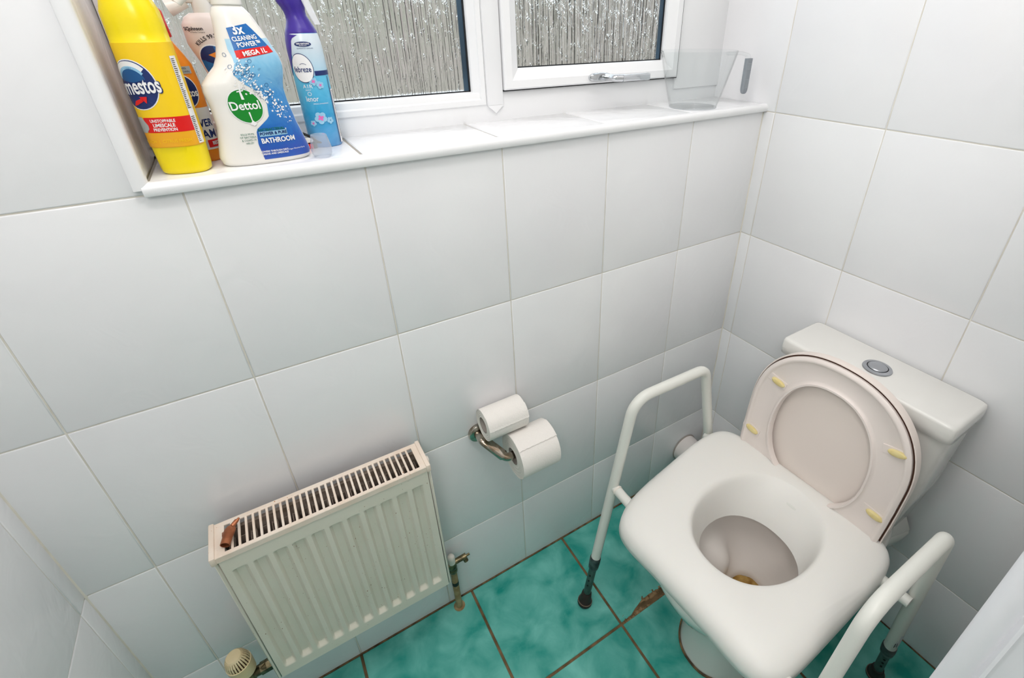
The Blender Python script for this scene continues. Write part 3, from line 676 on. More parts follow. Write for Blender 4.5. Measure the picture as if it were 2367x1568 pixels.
for z in zsamp: g.append([bm.verts.new((px0 + (px1 - px0) * i / NX, ry + flute(px0 + (px1 - px0) * i / NX, z), z)) for i in range(NX + 1)])
for a, b in zip(g, g[1:]):
    for i in range(NX): bm.faces.new((a[i], a[i + 1], b[i + 1], b[i]))
def back_row(row, dy, dz): return [bm.verts.new(v.co + Vector((0, dy, dz))) for v in row]
tr = back_row(g[-1], 0.0015, 0.002); tr2 = back_row(g[-1], 0.010, 0.002); br = back_row(g[0], 0.010, 0.0)
for a, b in ((g[-1], tr), (tr, tr2), (br, g[0])):
    for i in range(NX): bm.faces.new((a[i], a[i + 1], b[i + 1], b[i]))
robj('front_panel', bm, 'rad', sharp=30)
bm = BM(); box(bm, (px0, -0.036, rz0), (px1, -0.028, rz1 - 0.01)); robj('back_panel', bm, 'dust', smooth=False)
for a, b in ((rx0 + 0.002, rx0 + 0.0085), (rx1 - 0.0065, rx1 - 0.0005)):
    bm = BM(); box(bm, (a, -0.101, rz0 - 0.004), (b, -0.026, rz1 + 0.002), 0.0015, 1); robj('side_panel', bm, 'rad')
gz = 0.660
bm = BM(); nsl = 30; gx0, gx1 = rx0 + 0.024, rx1 - 0.020; gp = (gx1 - gx0) / nsl
box(bm, (rx0 + 0.006, -0.1055, gz), (rx1 - 0.006, -0.0985, gz + 0.004), 0.0008); box(bm, (rx0 + 0.006, -0.039, gz), (rx1 - 0.006, -0.029, gz + 0.004), 0.0008)
box(bm, (rx0 + 0.006, -0.1060, gz - 0.010), (rx1 - 0.006, -0.1040, gz + 0.003), 0.0006)
box(bm, (rx0 + 0.006, -0.0990, gz), (gx0, -0.038, gz + 0.0035)); box(bm, (gx1, -0.0990, gz), (rx1 - 0.006, -0.038, gz + 0.0035))
for k in range(1, nsl):
    x = gx0 + gp * k; box(bm, (x - gp * 0.17, -0.0990, gz), (x + gp * 0.17, -0.038, gz + 0.0035))
robj('top_grille', bm, 'rad_top', smooth=False)
for a, b in ((rx0, rx0 + 0.009), (rx1 - 0.009, rx1)):
    bm = BM(); box(bm, (a, -0.1075, gz - 0.012), (b, -0.027, gz + 0.0065), 0.002, 2); robj('end_clip', bm, 'rad_top')
bm = BM()
for k in range(40):
    x = px0 + 0.012 + (px1 - px0 - 0.024) * k / 39; yy = -0.090 if k % 2 else -0.045
    box(bm, (x - 0.0006, -0.092, rz0 + 0.04), (x + 0.0006, -0.042, rz1 - 0.025))
    if k < 39:
        x2 = px0 + 0.012 + (px1 - px0 - 0.024) * (k + 1) / 39; box(bm, (x, yy - 0.0006, rz0 + 0.04), (x2, yy + 0.0006, rz1 - 0.025))
box(bm, (px0, -0.070, rz0 + 0.03), (px1, -0.064, rz1 - 0.03))
fins = robj('convector_fins', bm, 'dust', smooth=False); fins['kind'] = 'stuff'
bm = BM(); lathe(bm, [(0.0085, rx1 - 0.001), (0.0085, rx1 + 0.006), (0.006, rx1 + 0.007), (0.004, rx1 + 0.007)], 12, (0, -0.066, 0.640), 'x'); robj('bleed_plug', bm, 'cap')
# wall hangers behind
for x in (-0.06, 0.15):
    bm = BM(); box(bm, (x - 0.015, -0.030, 0.30), (x + 0.015, -0.0005, 0.60)); robj('wall_bracket', bm, 'rad', smooth=False)
# lockshield valve and pipe on the right
VL = thing('lockshield_valve', 'corroded brass radiator valve with a white cap on a cream floor pipe', 'valve', (0.2670, -0.024, 0.0)); VL.scale = (1, 1, 0.925); VO = Vector((0.2670, -0.046, 0.0))
def vobj(name, bm, m, parent=VL): 
    return obj(name, bm, m, parent, smooth=True)
bm = BM(); tube(bm, [(0, 0, 0.0), (0, 0, 0.135), (0, 0, 0.19)], 0.0088, 16); obj('pipe', bm, 'pipe', VL, smooth=True)
bm = BM(); tube(bm, [(0, 0, 0.115), (0, 0, 0.130)], 0.0092, 16); obj('black_band', bm, 'black', VL, smooth=True)
bm = BM(); lathe(bm, [(0.0145, 0.0), (0.016, 0.0008), (0.009, 0.0025)], 16); obj('floor_grommet', bm, 'pipe', VL, smooth=True)
bm = BM()
lathe(bm, [(0.0095, 0.176), (0.0115, 0.180), (0.0115, 0.190), (0.0098, 0.194), (0.0115, 0.197), (0.0115, 0.206), (0.009, 0.211), (0.0085, 0.226)], 6 * 4)
tube(bm, [(-0.030, 0, 0.214), (-0.018, 0, 0.214), (0, 0, 0.214)], [0.0125, 0.0082, 0.0082], 12)
tube(bm, [(-0.031, 0, 0.214), (-0.024, 0, 0.214)], 0.0145, 6)
tube(bm, [(0, 0, 0.214), (0.020, 0, 0.216), (0.040, -0.001, 0.218)], [0.0075, 0.0075, 0.0082], 14); tube(bm, [(0.040, -0.001, 0.218), (0.050, -0.001, 0.2185)], [0.0035, 0.003], 10)
tube(bm, [(0.034, -0.001, 0.217), (0.037, -0.008, 0.205)], [0.007, 0.0062], 12)
vobj('valve_body', bm, 'brass')
bm = BM(); lathe(bm, [(0.0098, 0.219), (0.0098, 0.232), (0.0102, 0.238), (0.0100, 0.244), (0.0075, 0.250), (0.003, 0.253)], 20); vobj('valve_cap', bm, 'cap')
# thermostatic valve on the left
TV = thing('thermostatic_valve', 'yellowed cream thermostatic valve head with slots, left of the radiator', 'valve', (-0.199, -0.062, 0.30))
TV.rotation_euler = (math.radians(0), math.radians(-4), 0)
bm = BM(); lathe(bm, [(0.017, -0.030), (0.021, -0.026), (0.0235, 0.000), (0.0238, 0.010), (0.0222, 0.011), (0.0215, 0.006)], 40); obj('valve_collar', bm, 'trv', TV, smooth=True)
bm = BM(); lathe(bm, [(0.0205, -0.010), (0.0215, 0.012), (0.0200, 0.022)], 40); obj('valve_core', bm, 'trv_dark', TV, smooth=True)
bm = BM()
for k in range(26):
    a = 2 * PI * k / 26; c, s = math.cos(a), math.sin(a); hw = 0.0014
    lo_, hi_ = [], []
    prs = [(0.0226, 0.006), (0.0222, 0.016), (0.0200, 0.026), (0.0165, 0.033), (0.0125, 0.0350)]
    A = []
    for rr, z in prs: A.append([bm.verts.new((c * rr - s * hw, s * rr + c * hw, z)), bm.verts.new((c * rr + s * hw, s * rr - c * hw, z)), bm.verts.new((c * (rr - 0.004) + s * hw, s * (rr - 0.004) - c * hw, z - 0.001)), bm.verts.new((c * (rr - 0.004) - s * hw, s * (rr - 0.004) + c * hw, z - 0.001))])
    for p_, q_ in zip(A, A[1:]):
        for m_ in range(4): bm.faces.new((p_[m_], p_[(m_ + 1) % 4], q_[(m_ + 1) % 4], q_[m_]))
obj('cooling_rib', bm, 'trv', TV)
bm = BM(); lathe(bm, [(0.0150, 0.0315), (0.0152, 0.0345), (0.0135, 0.0368), (0.0006, 0.0378)], 36); obj('valve_top', bm, 'trv', TV, smooth=True)
bm = BM(); lathe(bm, [(0.0100, -0.060), (0.0135, -0.056), (0.0135, -0.044), (0.011, -0.040), (0.015, -0.036), (0.015, -0.029)], 18); tube(bm, [(0.0, 0, -0.050), (0.020, 0, -0.050), (0.034, 0, -0.050)], [0.009, 0.011, 0.013], 14); tube(bm, [(0.022, 0, -0.050), (0.057, 0, -0.050)], 0.013, 6)
obj('valve_body', bm, 'brass', TV, smooth=True)
bm = BM(); tube(bm, [(0.0, 0, -0.058), (-0.018, 0.0, -0.2985)], 0.0078, 14); obj('pipe', bm, 'pipe', TV, smooth=True)
# copper offcut lying on the grille
CO = thing('copper_fitting', 'small crushed copper pipe offcut lying on the left end of the radiator grille', 'pipe fitting', (-0.1190, -0.094, gz + 0.0125))
CO.rotation_euler = (math.radians(8), 0, math.radians(-20))
bm = BM(); rings = []
for y, a, b in ((0.0, 0.0078, 0.0078), (0.012, 0.0078, 0.0078), (0.020, 0.0088, 0.0066), (0.028, 0.0095, 0.0052), (0.034, 0.0060, 0.0035)): rings.append([Vector((a * math.cos(t), y, b * math.sin(t))) for t in [2 * PI * k / 20 for k in range(20)]])
rin = [[Vector((p.x * 0.84, p.y, p.z * 0.84)) for p in rr] for rr in rings[:2]]
R = [[bm.verts.new(p) for p in ring] for ring in (rin[::-1] + rings)]
for a, b in zip(R, R[1:]):
    for k in range(20): bm.faces.new((a[k], a[(k + 1) % 20], b[(k + 1) % 20], b[k]))
bm.faces.new(R[0]); bm.faces.new(R[-1])
tube(bm, [(0.003, 0.034, 0.001), (0.009, 0.042, 0.003), (0.011, 0.046, 0.004)], [0.0042, 0.003, 0.0015], 8); tube(bm, [(-0.005, 0.018, 0.0), (-0.012, 0.026, -0.004)], [0.005, 0.002], 8); tube(bm, [(0.0, 0.034, 0.0), (0.004, 0.046, 0.0)], [0.003, 0.0012], 8)
obj('crushed_tube', bm, 'copper', CO, smooth=True)

# ---------------------------------------------------------------- toilet roll holder and rolls
TH_ = thing('toilet_roll_holder', 'tarnished chrome toilet roll holder screwed to the back wall tiles', 'roll holder', (0.386, 0, 0.594))
bm = BM(); lathe(bm, [(0.0235, -0.0012), (0.0245, -0.005), (0.0225, -0.011), (0.018, -0.014), (0.010, -0.0145)], 36, axis='y'); obj('wall_plate', bm, 'dull_chrome', TH_, smooth=True)
bm = BM()
pth = rounded_path([(0, -0.010, 0.003), (0.0, -0.040, 0.003), (0.034, -0.088, -0.030), (0.150, -0.088, -0.030)], [0.012, 0.016], 8)
fT, fN = frames(pth); rings = []
for i, p in enumerate(pth):
    ww_ = 0.0125 if i < len(pth) - 9 else 0.0095
    B = fT[i].cross(fN[i]); rings.append([p + fN[i] * 0.0085 * spow(math.cos(2 * PI * k / 24), .7) + B * ww_ * spow(math.sin(2 * PI * k / 24), .7) for k in range(24)])
loft(bm, rings); obj('arm', bm, 'dull_chrome', TH_, smooth=True, sharp=60)
def roll(label, x0, L, yc, zc, ro, ri, seed, flap):
    o = thing('toilet_roll', label, 'toilet roll', (x0, yc, zc), 0, None); rnd = random.Random(seed); N = 56
    def rad(a, x): return ro * (1 + 0.010 * math.sin(2 * a + seed) + 0.006 * math.sin(5 * a + seed * 2))
    bm = BM(); rings = []
    for x in [0, 0.0015] + [L * k / 10 for k in range(1, 10)] + [L - 0.0015, L]:
        k_ = 0.985 if x in (0, L) else 1; rings.append([Vector((x, rad(2 * PI * k / N, x) * k_ * math.cos(2 * PI * k / N), rad(2 * PI * k / N, x) * k_ * math.sin(2 * PI * k / N))) for k in range(N)])
    R = [[bm.verts.new(p) for p in q] for q in rings]
    for a, b in zip(R, R[1:]):
        for k in range(N): bm.faces.new((a[k], a[(k + 1) % N], b[(k + 1) % N], b[k]))
    obj('paper', bm, 'paper', o, smooth=True)
    for x, sg in ((0.0003, -1), (L - 0.0003, 1)):
        bm = BM(); rr = []
        for t in range(9):
            q = ri + (ro * 0.988 - ri) * t / 8
            rr.append([bm.verts.new((x - sg * 0.0008 * (t % 2), (q * rad(2 * PI * k / N, 0) / ro) * math.cos(2 * PI * k / N), (q * rad(2 * PI * k / N, 0) / ro) * math.sin(2 * PI * k / N))) for k in range(N)])
        for a, b in zip(rr, rr[1:]):
            for k in range(N): bm.faces.new((a[k], a[(k + 1) % N], b[(k + 1) % N], b[k]))
        obj('roll_end', bm, 'paper_edge', o)
    bm = BM(); lathe(bm, [(ri, 0.0006), (ri, L - 0.0006)], 32, axis='x', caps=(False, False)); lathe(bm, [(ri - 0.001, 0.0006), (ri - 0.001, L - 0.0006)], 32, axis='x', caps=(False, False)); obj('cardboard_core', bm, 'card', o, smooth=True)
    # loose outer sheet with a ragged edge
    bm = BM(); a0 = math.radians(flap); cols = []
    for k in range(13):
        a = a0 - math.radians(52) * (1 - k / 12); rows = []
        for j in range(25):
            x = L * j / 24; rr = rad(a, x) + 0.0013 + (0.0010 if k == 12 else 0); da = 0
            if k == 12: da = 0.018 * math.sin(j * 2.1 + seed) + 0.012 * rnd.random()
            rows.append(bm.verts.new((x + 0.0004, rr * math.cos(a + da), rr * math.sin(a + da))))
        cols.append(rows)
    for a, b in zip(cols, cols[1:]):
        for j in range(24): bm.faces.new((a[j], a[j + 1], b[j + 1], b[j]))
    obj('loose_sheet', bm, 'paper', o, smooth=True)
    return o
roll('large toilet roll threaded on the chrome wall holder', 0.436, 0.100, -0.088, 0.560, 0.0560, 0.021, 1, 128)
roll('smaller toilet roll resting on top of the larger roll and wall', 0.388, 0.100, -0.041, 0.6450, 0.0390, 0.0195, 4, 168)

# ---------------------------------------------------------------- bottles on the sill
_deps = None
def text_mesh(txt, size, bold=0.0, sxy=(1, 1), align='CENTER', shear=0.0, spacing=1.0):
    cu = bpy.data.curves.new('t', 'FONT'); cu.body = txt; cu.size = size; cu.align_x = align; cu.align_y = 'CENTER'; cu.offset = bold; cu.shear = shear; cu.space_character = spacing
    cu.resolution_u = 3; ob = bpy.data.objects.new('t', cu); C.objects.link(ob)
    dg = bpy.context.evaluated_depsgraph_get(); dg.update(); me = ob.evaluated_get(dg).to_mesh(); bm = BM(); bm.from_mesh(me)
    ob.evaluated_get(dg).to_mesh_clear(); bpy.data.objects.remove(ob); bpy.data.curves.remove(cu)
    for v in bm.verts: v.co.x *= sxy[0]; v.co.y *= sxy[1]
    bmesh.ops.triangulate(bm, faces=bm.faces[:])
    for _ in range(2):
        long = [e for e in bm.edges if e.calc_length() > 0.0035]
        if long: bmesh.ops.subdivide_edges(bm, edges=long, cuts=1); bmesh.ops.triangulate(bm, faces=bm.faces[:])
    return bm
class Body:
    """a moulded bottle: stacked superellipse sections (z, cx, cy, half width, half depth, exponent)"""
    def __init__(self, secs): self.s = secs; self.cache = {}
    def at(self, z):
        S = self.s
        if z <= S[0][0]: return S[0][1:]
        for a, b in zip(S, S[1:]):
            if z <= b[0]:
                t = (z - a[0]) / max(1e-9, b[0] - a[0]); return tuple(a[k] + (b[k] - a[k]) * t for k in range(1, 6))
        return S[-1][1:]
    def build(self, name, m, parent, seg=64, sub=3):
        bm = BM(); S = self.s; zs_ = []
        for a, b in zip(S, S[1:]):
            for k in range(sub): zs_.append(a[0] + (b[0] - a[0]) * k / sub)
        zs_.append(S[-1][0]); rings = []
        for z in zs_:
            cx, cy, w_, d_, n_ = self.at(z); rings.append(seg_ring(cx, cy, z, w_, d_, n_, seg))
        loft(bm, rings); return obj(name, bm, m, parent, smooth=True, sharp=45)
    def surf(self, s, z, off=0.0004):
        key = round(z, 4)
        if key not in self.cache:
            cx, cy, w_, d_, n_ = self.at(key); pts = []
            for k in range(241):
                t = -PI / 2 + PI * 0.98 * (k - 120) / 120; e = 2 / n_; pts.append((cx + w_ * spow(math.cos(t), e), cy + d_ * spow(math.sin(t), e)))
            L = [0.0]
            for a, b in zip(pts, pts[1:]): L.append(L[-1] + math.hypot(b[0] - a[0], b[1] - a[1]))
            mid = L[120]; self.cache[key] = (pts, [q - mid for q in L])
        pts, L = self.cache[key]; s = s - 0; lo, hi = 0, len(L) - 1
        s = max(L[0] + 1e-6, min(L[-1] - 1e-6, s))
        while hi - lo > 1:
            m_ = (lo + hi) // 2
            if L[m_] <= s: lo = m_
            else: hi = m_
        t = (s - L[lo]) / (L[hi] - L[lo] + 1e-12); x = pts[lo][0] + (pts[hi][0] - pts[lo][0]) * t; y = pts[lo][1] + (pts[hi][1] - pts[lo][1]) * t
        tx, ty = pts[hi][0] - pts[lo][0], pts[hi][1] - pts[lo][1]; l_ = math.hypot(tx, ty) + 1e-9
        return Vector((x + ty / l_ * off, y - tx / l_ * off, z))
    def patch(self, name, m, parent, z0, z1, s0, s1, off=0.0004, nu=24, nz=16):
        bm = BM(); rows = []
        for j in range(nz + 1):
            z = z0 + (z1 - z0) * j / nz; a = s0(z) if callable(s0) else s0; b = s1(z) if callable(s1) else s1
            rows.append([bm.verts.new(self.surf(a + (b - a) * i / nu, z, off)) for i in range(nu + 1)])
        for p, q in zip(rows, rows[1:]):
            for i in range(nu): bm.faces.new((p[i], p[i + 1], q[i + 1], q[i]))
        return obj(name, bm, m, parent, smooth=True)
    def disc(self, bm, s, z, rs, rz, off=0.0006, rings=4, seg=36, a0=0, a1=2 * PI, inner=0.0, rot=0.0):
        R = []
        full = abs(a1 - a0 - 2 * PI) < 1e-6
        for j in range(rings + 1):
            q = inner + (1 - inner) * j / rings; row = []
            for k in range(seg + (0 if full else 1)):
                a = a0 + (a1 - a0) * k / seg; u, v = rs * q * math.cos(a), rz * q * math.sin(a)
                row.append(bm.verts.new(self.surf(s + u * math.cos(rot) - v * math.sin(rot), z + u * math.sin(rot) + v * math.cos(rot), off)))
            R.append(row)
        n = len(R[0])
        for p, q in zip(R, R[1:]):
            for k in range(n if full else n - 1): bm.faces.new((p[k], p[(k + 1) % n], q[(k + 1) % n], q[k]))
        return bm
    def poly(self, bm, pts, off=0.0006, sub=8):
        """filled convex polygon in (s, z) as a subdivided fan"""
        c = (sum(p[0] for p in pts) / len(pts), sum(p[1] for p in pts) / len(pts)); out = []
        for a, b in zip(pts, pts[1:] + pts[:1]):
            for k in range(sub): out.append((a[0] + (b[0] - a[0]) * k / sub, a[1] + (b[1] - a[1]) * k / sub))
        R = [[bm.verts.new(self.surf(c[0] + (p[0] - c[0]) * q, c[1] + (p[1] - c[1]) * q, off)) for p in out] for q in (0.02, 0.25, 0.5, 0.75, 1.0)]; n = len(out)
        for p, q in zip(R, R[1:]):
            for k in range(n): bm.faces.new((p[k], p[(k + 1) % n], q[(k + 1) % n], q[k]))
        bm.faces.new(R[0]); return bm
    def text(self, parent, txt, s, z, size, m='white_print', bold=0.0, sxy=(1, 1), rot=0.0, off=0.0009, align='CENTER', name='lettering', spacing=1.0, shear=0.0, arc=None):
        bm = text_mesh(txt, size, bold, sxy, align, shear, spacing)
        for v in bm.verts:
            u, q = v.co.x, v.co.y
            if arc:       # bend the line of text over a circle of radius arc
                a = u / arc; rr = arc + q; u, q = rr * math.sin(a), rr * math.cos(a) - arc
            c, n_ = math.cos(rot), math.sin(rot); v.co = self.surf(s + u * c - q * n_, z + u * n_ + q * c, off)
        return obj(name, bm, m, parent)

# yellow bleach bottle
B1 = thing('bleach_bottle', 'tall yellow bleach bottle with round blue emblem, nearest the left edge of the sill', 'bottle', (0.013, 0.041, ZS), math.radians(-16))
b1 = Body([(0.0, 0, 0, 0.026, 0.019, 2.5), (0.003, 0, 0, 0.0295, 0.0225, 2.5), (0.010, 0, 0, 0.0305, 0.0238, 2.5), (0.038, 0, 0, 0.0318, 0.0245, 2.5), (0.0385, 0, 0, 0.0324, 0.0250, 2.5), (0.10, 0, 0, 0.0328, 0.0252, 2.5), (0.166, 0, 0, 0.0322, 0.0250, 2.5), (0.1665, 0, 0, 0.0318, 0.0246, 2.5),
           (0.200, 0, 0, 0.0310, 0.0242, 2.4), (0.222, 0, 0, 0.0240, 0.0200, 2.3), (0.232, 0, 0, 0.0170, 0.0165, 2.1), (0.236, 0, 0, 0.0165, 0.0165, 2)])
b1.build('body', 'y_plastic', B1)
bm = BM(); lathe(bm, [(0.0195, 0.234), (0.0205, 0.236), (0.0190, 0.266), (0.0150, 0.271), (0.002, 0.272)], 32); obj('cap', bm, 'red', B1, smooth=True)
L1 = b1.patch('label', 'y_label', B1, 0.038, 0.166, -0.062, 0.062, 0.0003, 40)
b1.patch('red_band', 'red', L1, 0.0580, 0.0775, -0.022, 0.043, 0.0007)
b1.patch('amber_band', 'o_label', L1, 0.0382, 0.0578, -0.062, 0.043, 0.0006)
bm = BM(); b1.poly(bm, [(-0.024, 0.058), (-0.0190, 0.0630), (-0.0185, 0.0675), (-0.0240, 0.0780), (-0.040, 0.0780), (-0.040, 0.058)], 0.0009); obj('silver_tab', bm, 'silver', L1)
b1.text(L1, 'UNSTOPPABLE', 0.0003, 0.0728, 0.0054, bold=0.00012, sxy=(0.82, 1)); b1.text(L1, 'LIMESCALE', 0.0003, 0.0672, 0.0062, bold=0.00018, sxy=(0.86, 1)); b1.text(L1, 'PREVENTION', 0.0003, 0.0616, 0.0056, bold=0.00014, sxy=(0.84, 1))
b1.text(L1, 'BLEACH  |  CITRUS FRESH', -0.0045, 0.0465, 0.0058, m='y_label', sxy=(0.92, 1), off=0.0012)
ec, ez = -0.0160, 0.1175
bm = BM(); b1.disc(bm, ec, ez, 0.0262, 0.0305, 0.0006); em = obj('emblem', bm, 'white_print', L1)
bm = BM(); b1.disc(bm, ec, ez, 0.0250, 0.0292, 0.0008); obj('emblem_disc', bm, 'navy', L1)
bm = BM(); b1.disc(bm, ec - 0.0005, ez + 0.002, 0.0232, 0.0262, 0.0010, 2, 24, math.radians(40), math.radians(165), 0.78); obj('emblem_arc', bm, 'white_print', L1)
bm = BM(); b1.disc(bm, ec - 0.0002, ez + 0.001, 0.0185, 0.0215, 0.0010, 2, 24, math.radians(35), math.radians(160), 0.84); obj('emblem_arc', bm, 'pale_blue', L1)
bm = BM(); b1.disc(bm, ec, ez + 0.003, 0.0152, 0.0180, 0.0010, 3, 24, math.radians(10), math.radians(170), 0.02); obj('emblem_sky', bm, 'midblue', L1)
b1.text(L1, 'Domestos', 0.0134, 0.1165, 0.0225, m='navy', bold=0.0012, sxy=(0.66, 1.2), off=0.0013, rot=0.05, align='RIGHT')
b1.text(L1, 'Domestos', 0.0128, 0.1168, 0.0225, bold=0.0005, sxy=(0.66, 1.2), off=0.0017, rot=0.05, align='RIGHT')
bm = BM(); b1.poly(bm, [(-0.026, 0.0925), (-0.021, 0.0935), (-0.012, 0.0980), (-0.014, 0.1015), (-0.022, 0.0985)], 0.0013); b1.poly(bm, [(-0.0155, 0.1035), (-0.0065, 0.1035), (-0.0090, 0.0950)], 0.0014); obj('red_arrow', bm, 'red', L1)
bc = b1.patch('small_print_strip', 'white_print', L1, 0.040, 0.150, 0.0335, 0.0440, 0.0008)
bm = BM()
for k in range(46):
    z = 0.0425 + k * 0.0023
    if 14 < k < 19: continue
    a, b = 0.0342, 0.0342 + random.uniform(0.003, 0.0058); rows = [[bm.verts.new(b1.surf(a + (b - a) * i / 4, zz, 0.0011)) for i in range(5)] for zz in (z, z + 0.0009)]
    for i in range(4): bm.faces.new((rows[0][i], rows[0][i + 1], rows[1][i + 1], rows[1][i]))
sp_ = obj('small_print', bm, 'black_print', L1); sp_['kind'] = 'stuff'

# orange bleach bottle behind it
B2 = thing('bleach_bottle', 'orange bleach bottle with a red cap standing behind the yellow bottle', 'bottle', (0.027, 0.105, ZS), math.radians(4))
b2 = Body([(0.0, 0, 0, 0.028, 0.020, 2.5), (0.004, 0, 0, 0.031, 0.0225, 2.5), (0.05, 0, 0, 0.032, 0.024, 2.5), (0.11, 0, 0, 0.0325, 0.024, 2.5), (0.135, 0, 0, 0.030, 0.023, 2.4), (0.150, 0, 0, 0.0235, 0.020, 2.3), (0.163, 0, 0, 0.0170, 0.0170, 2.1), (0.168, 0, 0, 0.0150, 0.015, 2)])
b2.build('body', 'orange', B2)
bm = BM(); lathe(bm, [(0.0170, 0.1700), (0.0178, 0.172), (0.0155, 0.202), (0.011, 0.208), (0.002, 0.209)], 28); obj('cap', bm, 'red', B2, smooth=True)
bm = BM(); lathe(bm, [(0.0165, 0.1655), (0.0165, 0.1702)], 28); obj('cap_ring', bm, 'w_plastic', B2, smooth=True)
def wl_(z): return 0.0395 - 0.006 * max(0, (0.034 - z) / 0.016) ** 2
L2 = b2.patch('label', 'w_plastic', B2, 0.018, 0.078, -0.030, wl_, 0.0006)
b2.text(L2, 'POWER', 0.0125, 0.0560, 0.0145, m='navy', bold=0.0004, sxy=(0.8, 1)); b2.text(L2, 'FOAM', 0.0140, 0.0400, 0.0165, m='navy', bold=0.0004, sxy=(0.9, 1))
bm = BM(); b2.poly(bm, [(0.017, 0.021), (0.036, 0.021), (0.036, 0.032), (0.017, 0.032)], 0.0010); rb_ = obj('red_badge', bm, 'red', L2); b2.text(L2, 'BEST', 0.0285, 0.0265, 0.0070, bold=0.0002, sxy=(0.8, 1), off=0.0014)
bm = BM(); b2.disc(bm, 0.008, 0.101, 0.0190, 0.0230, 0.0006); obj('emblem', bm, 'white_print', B2); bm = BM(); b2.disc(bm, 0.008, 0.101, 0.0178, 0.0215, 0.0009); obj('emblem_disc', bm, 'navy', B2)
b2.text(B2, 'Domestos', 0.0060, 0.0985, 0.0125, bold=0.0003, sxy=(0.72, 1.15), off=0.0014)
b2.patch('silver_tab', 'silver', B2, 0.124, 0.1335, 0.002, 0.0270, 0.0008); b2.text(B2, 'REMOVES', 0.0125, 0.1310, 0.0038, m='black_print', off=0.0012); b2.text(B2, 'GRIME DOWN', 0.0120, 0.1265, 0.0038, m='black_print', off=0.0012)

# white angled toilet cleaner bottle at the back
B3 = thing('cleaner_bottle', 'white cleaner bottle with a blue and orange emblem, partly hidden behind the spray bottle', 'bottle', (0.102, 0.128, ZS), math.radians(-4))
b3 = Body([(0.0, 0.004, 0, 0.030, 0.018, 2.6), (0.004, 0.004, 0, 0.033, 0.020, 2.6), (0.08, 0.004, 0, 0.033, 0.021, 2.6), (0.115, 0.004, 0, 0.0325, 0.021, 2.6), (0.135, 0.0005, 0, 0.034, 0.021, 2.6), (0.160, -0.006, 0, 0.0365, 0.020, 2.6), (0.185, -0.010, 0, 0.0330, 0.019, 2.5), (0.195, -0.010, 0, 0.0270, 0.016, 2.4), (0.200, -0.010, 0, 0.019, 0.013, 2.2)])
b3.build('body', 'pink_white', B3)
bm = BM(); lathe(bm, [(0.013, 0.199), (0.013, 0.212), (0.0125, 0.216)], 28, (-0.010, 0, 0)); box(bm, (-0.045, -0.010, 0.212), (0.022, 0.010, 0.236), 0.005, 2); tube(bm, [(-0.028, 0, 0.214), (-0.052, 0, 0.206)], [0.007, 0.011], 18); obj('spray_head', bm, 'w_plastic', B3, smooth=True)
b3.text(B3, 'SC', -0.0285, 0.1800, 0.0062, m='black_print', bold=0.0002); b3.text(B3, 'Johnson', -0.0165, 0.1800, 0.0064, m='black_print', bold=0.0002, sxy=(0.9, 1)); b3.text(B3, 'A Family Company', -0.0155, 0.1755, 0.0024, m='black_print')
b3.text(B3, 'KILLS 99.9% OF', -0.0020, 0.1700, 0.0068, m='black_print', bold=0.0002, rot=0.22, arc=0.052, spacing=1.1)
bm = BM(); b3.disc(bm, -0.009, 0.131, 0.0240, 0.0290, 0.0006); obj('emblem', bm, 'white_print', B3); bm = BM(); b3.disc(bm, -0.009, 0.131, 0.0225, 0.0272, 0.0009); obj('emblem_disc', bm, 'blue', B3)
bm = BM(); b3.disc(bm, -0.009, 0.131, 0.0222, 0.0268, 0.0011, 2, 20, math.radians(80), math.radians(160), 0.3); obj('emblem_shade', bm, 'navy', B3)
bm = BM(); b3.poly(bm, [(-0.017, 0.146), (-0.005, 0.150), (0.003, 0.142), (-0.007, 0.140)], 0.0013); obj('orange_swoosh', bm, 'orange_print', B3)
bm = BM(); b3.poly(bm, [(-0.013, 0.124), (-0.002, 0.132), (0.006, 0.120), (-0.004, 0.108), (-0.012, 0.112)], 0.0013); obj('white_swoosh', bm, 'silver', B3)
bm = BM(); b3.poly(bm, [(-0.024, 0.099), (-0.004, 0.099), (-0.016, 0.088)], 0.0010); obj('red_flag', bm, 'red', B3)

# trigger spray bathroom cleaner
B4 = thing('spray_bottle', 'white and blue trigger spray bathroom cleaner with a round green emblem', 'bottle', (0.117, 0.050, ZS), math.radians(2))
def sec(z, l_, r_, d_, n_=2.7): return (z, (l_ + r_) / 2, 0, (r_ - l_) / 2, d_, n_)
b4 = Body([sec(0, -.056, .056, .026), sec(.003, -.060, .060, .0295), (.012, 0, 0, .0625, .0305, 2.7), sec(.03, -.0585, .0585, .031), sec(.055, -.0535, .0525, .031), sec(.085, -.0540, .0475, .030), sec(.102, -.0565, .0465, .030), sec(.112, -.0550, .0485, .030), sec(.122, -.0460, .0515, .0295), sec(.134, -.0340, .0530, .029),
           sec(.146, -.0275, .0510, .0275), sec(.160, -.0235, .0450, .0255, 2.5), sec(.180, -.0205, .0370, .0225, 2.4), sec(.198, -.0190, .0285, .0195, 2.3), sec(.205, -.0160, .0230, .0175, 2.1), sec(.208, -.012, .019, .0155, 2)])
b4.build('body', 'w_plastic', B4, 72, 3)
bm = BM(); lathe(bm, [(0.0165, 0.2075), (0.0185, 0.209), (0.0185, 0.222), (0.0150, 0.226)], 36, (0.004, 0, 0)); box(bm, (-0.052, -0.0125, 0.224), (0.030, 0.0125, 0.252), 0.006, 3); tube(bm, [(-0.050, 0, 0.240), (-0.066, 0, 0.240)], [0.010, 0.012], 20); sh = obj('spray_head', bm, 'w_plastic', B4, smooth=True)
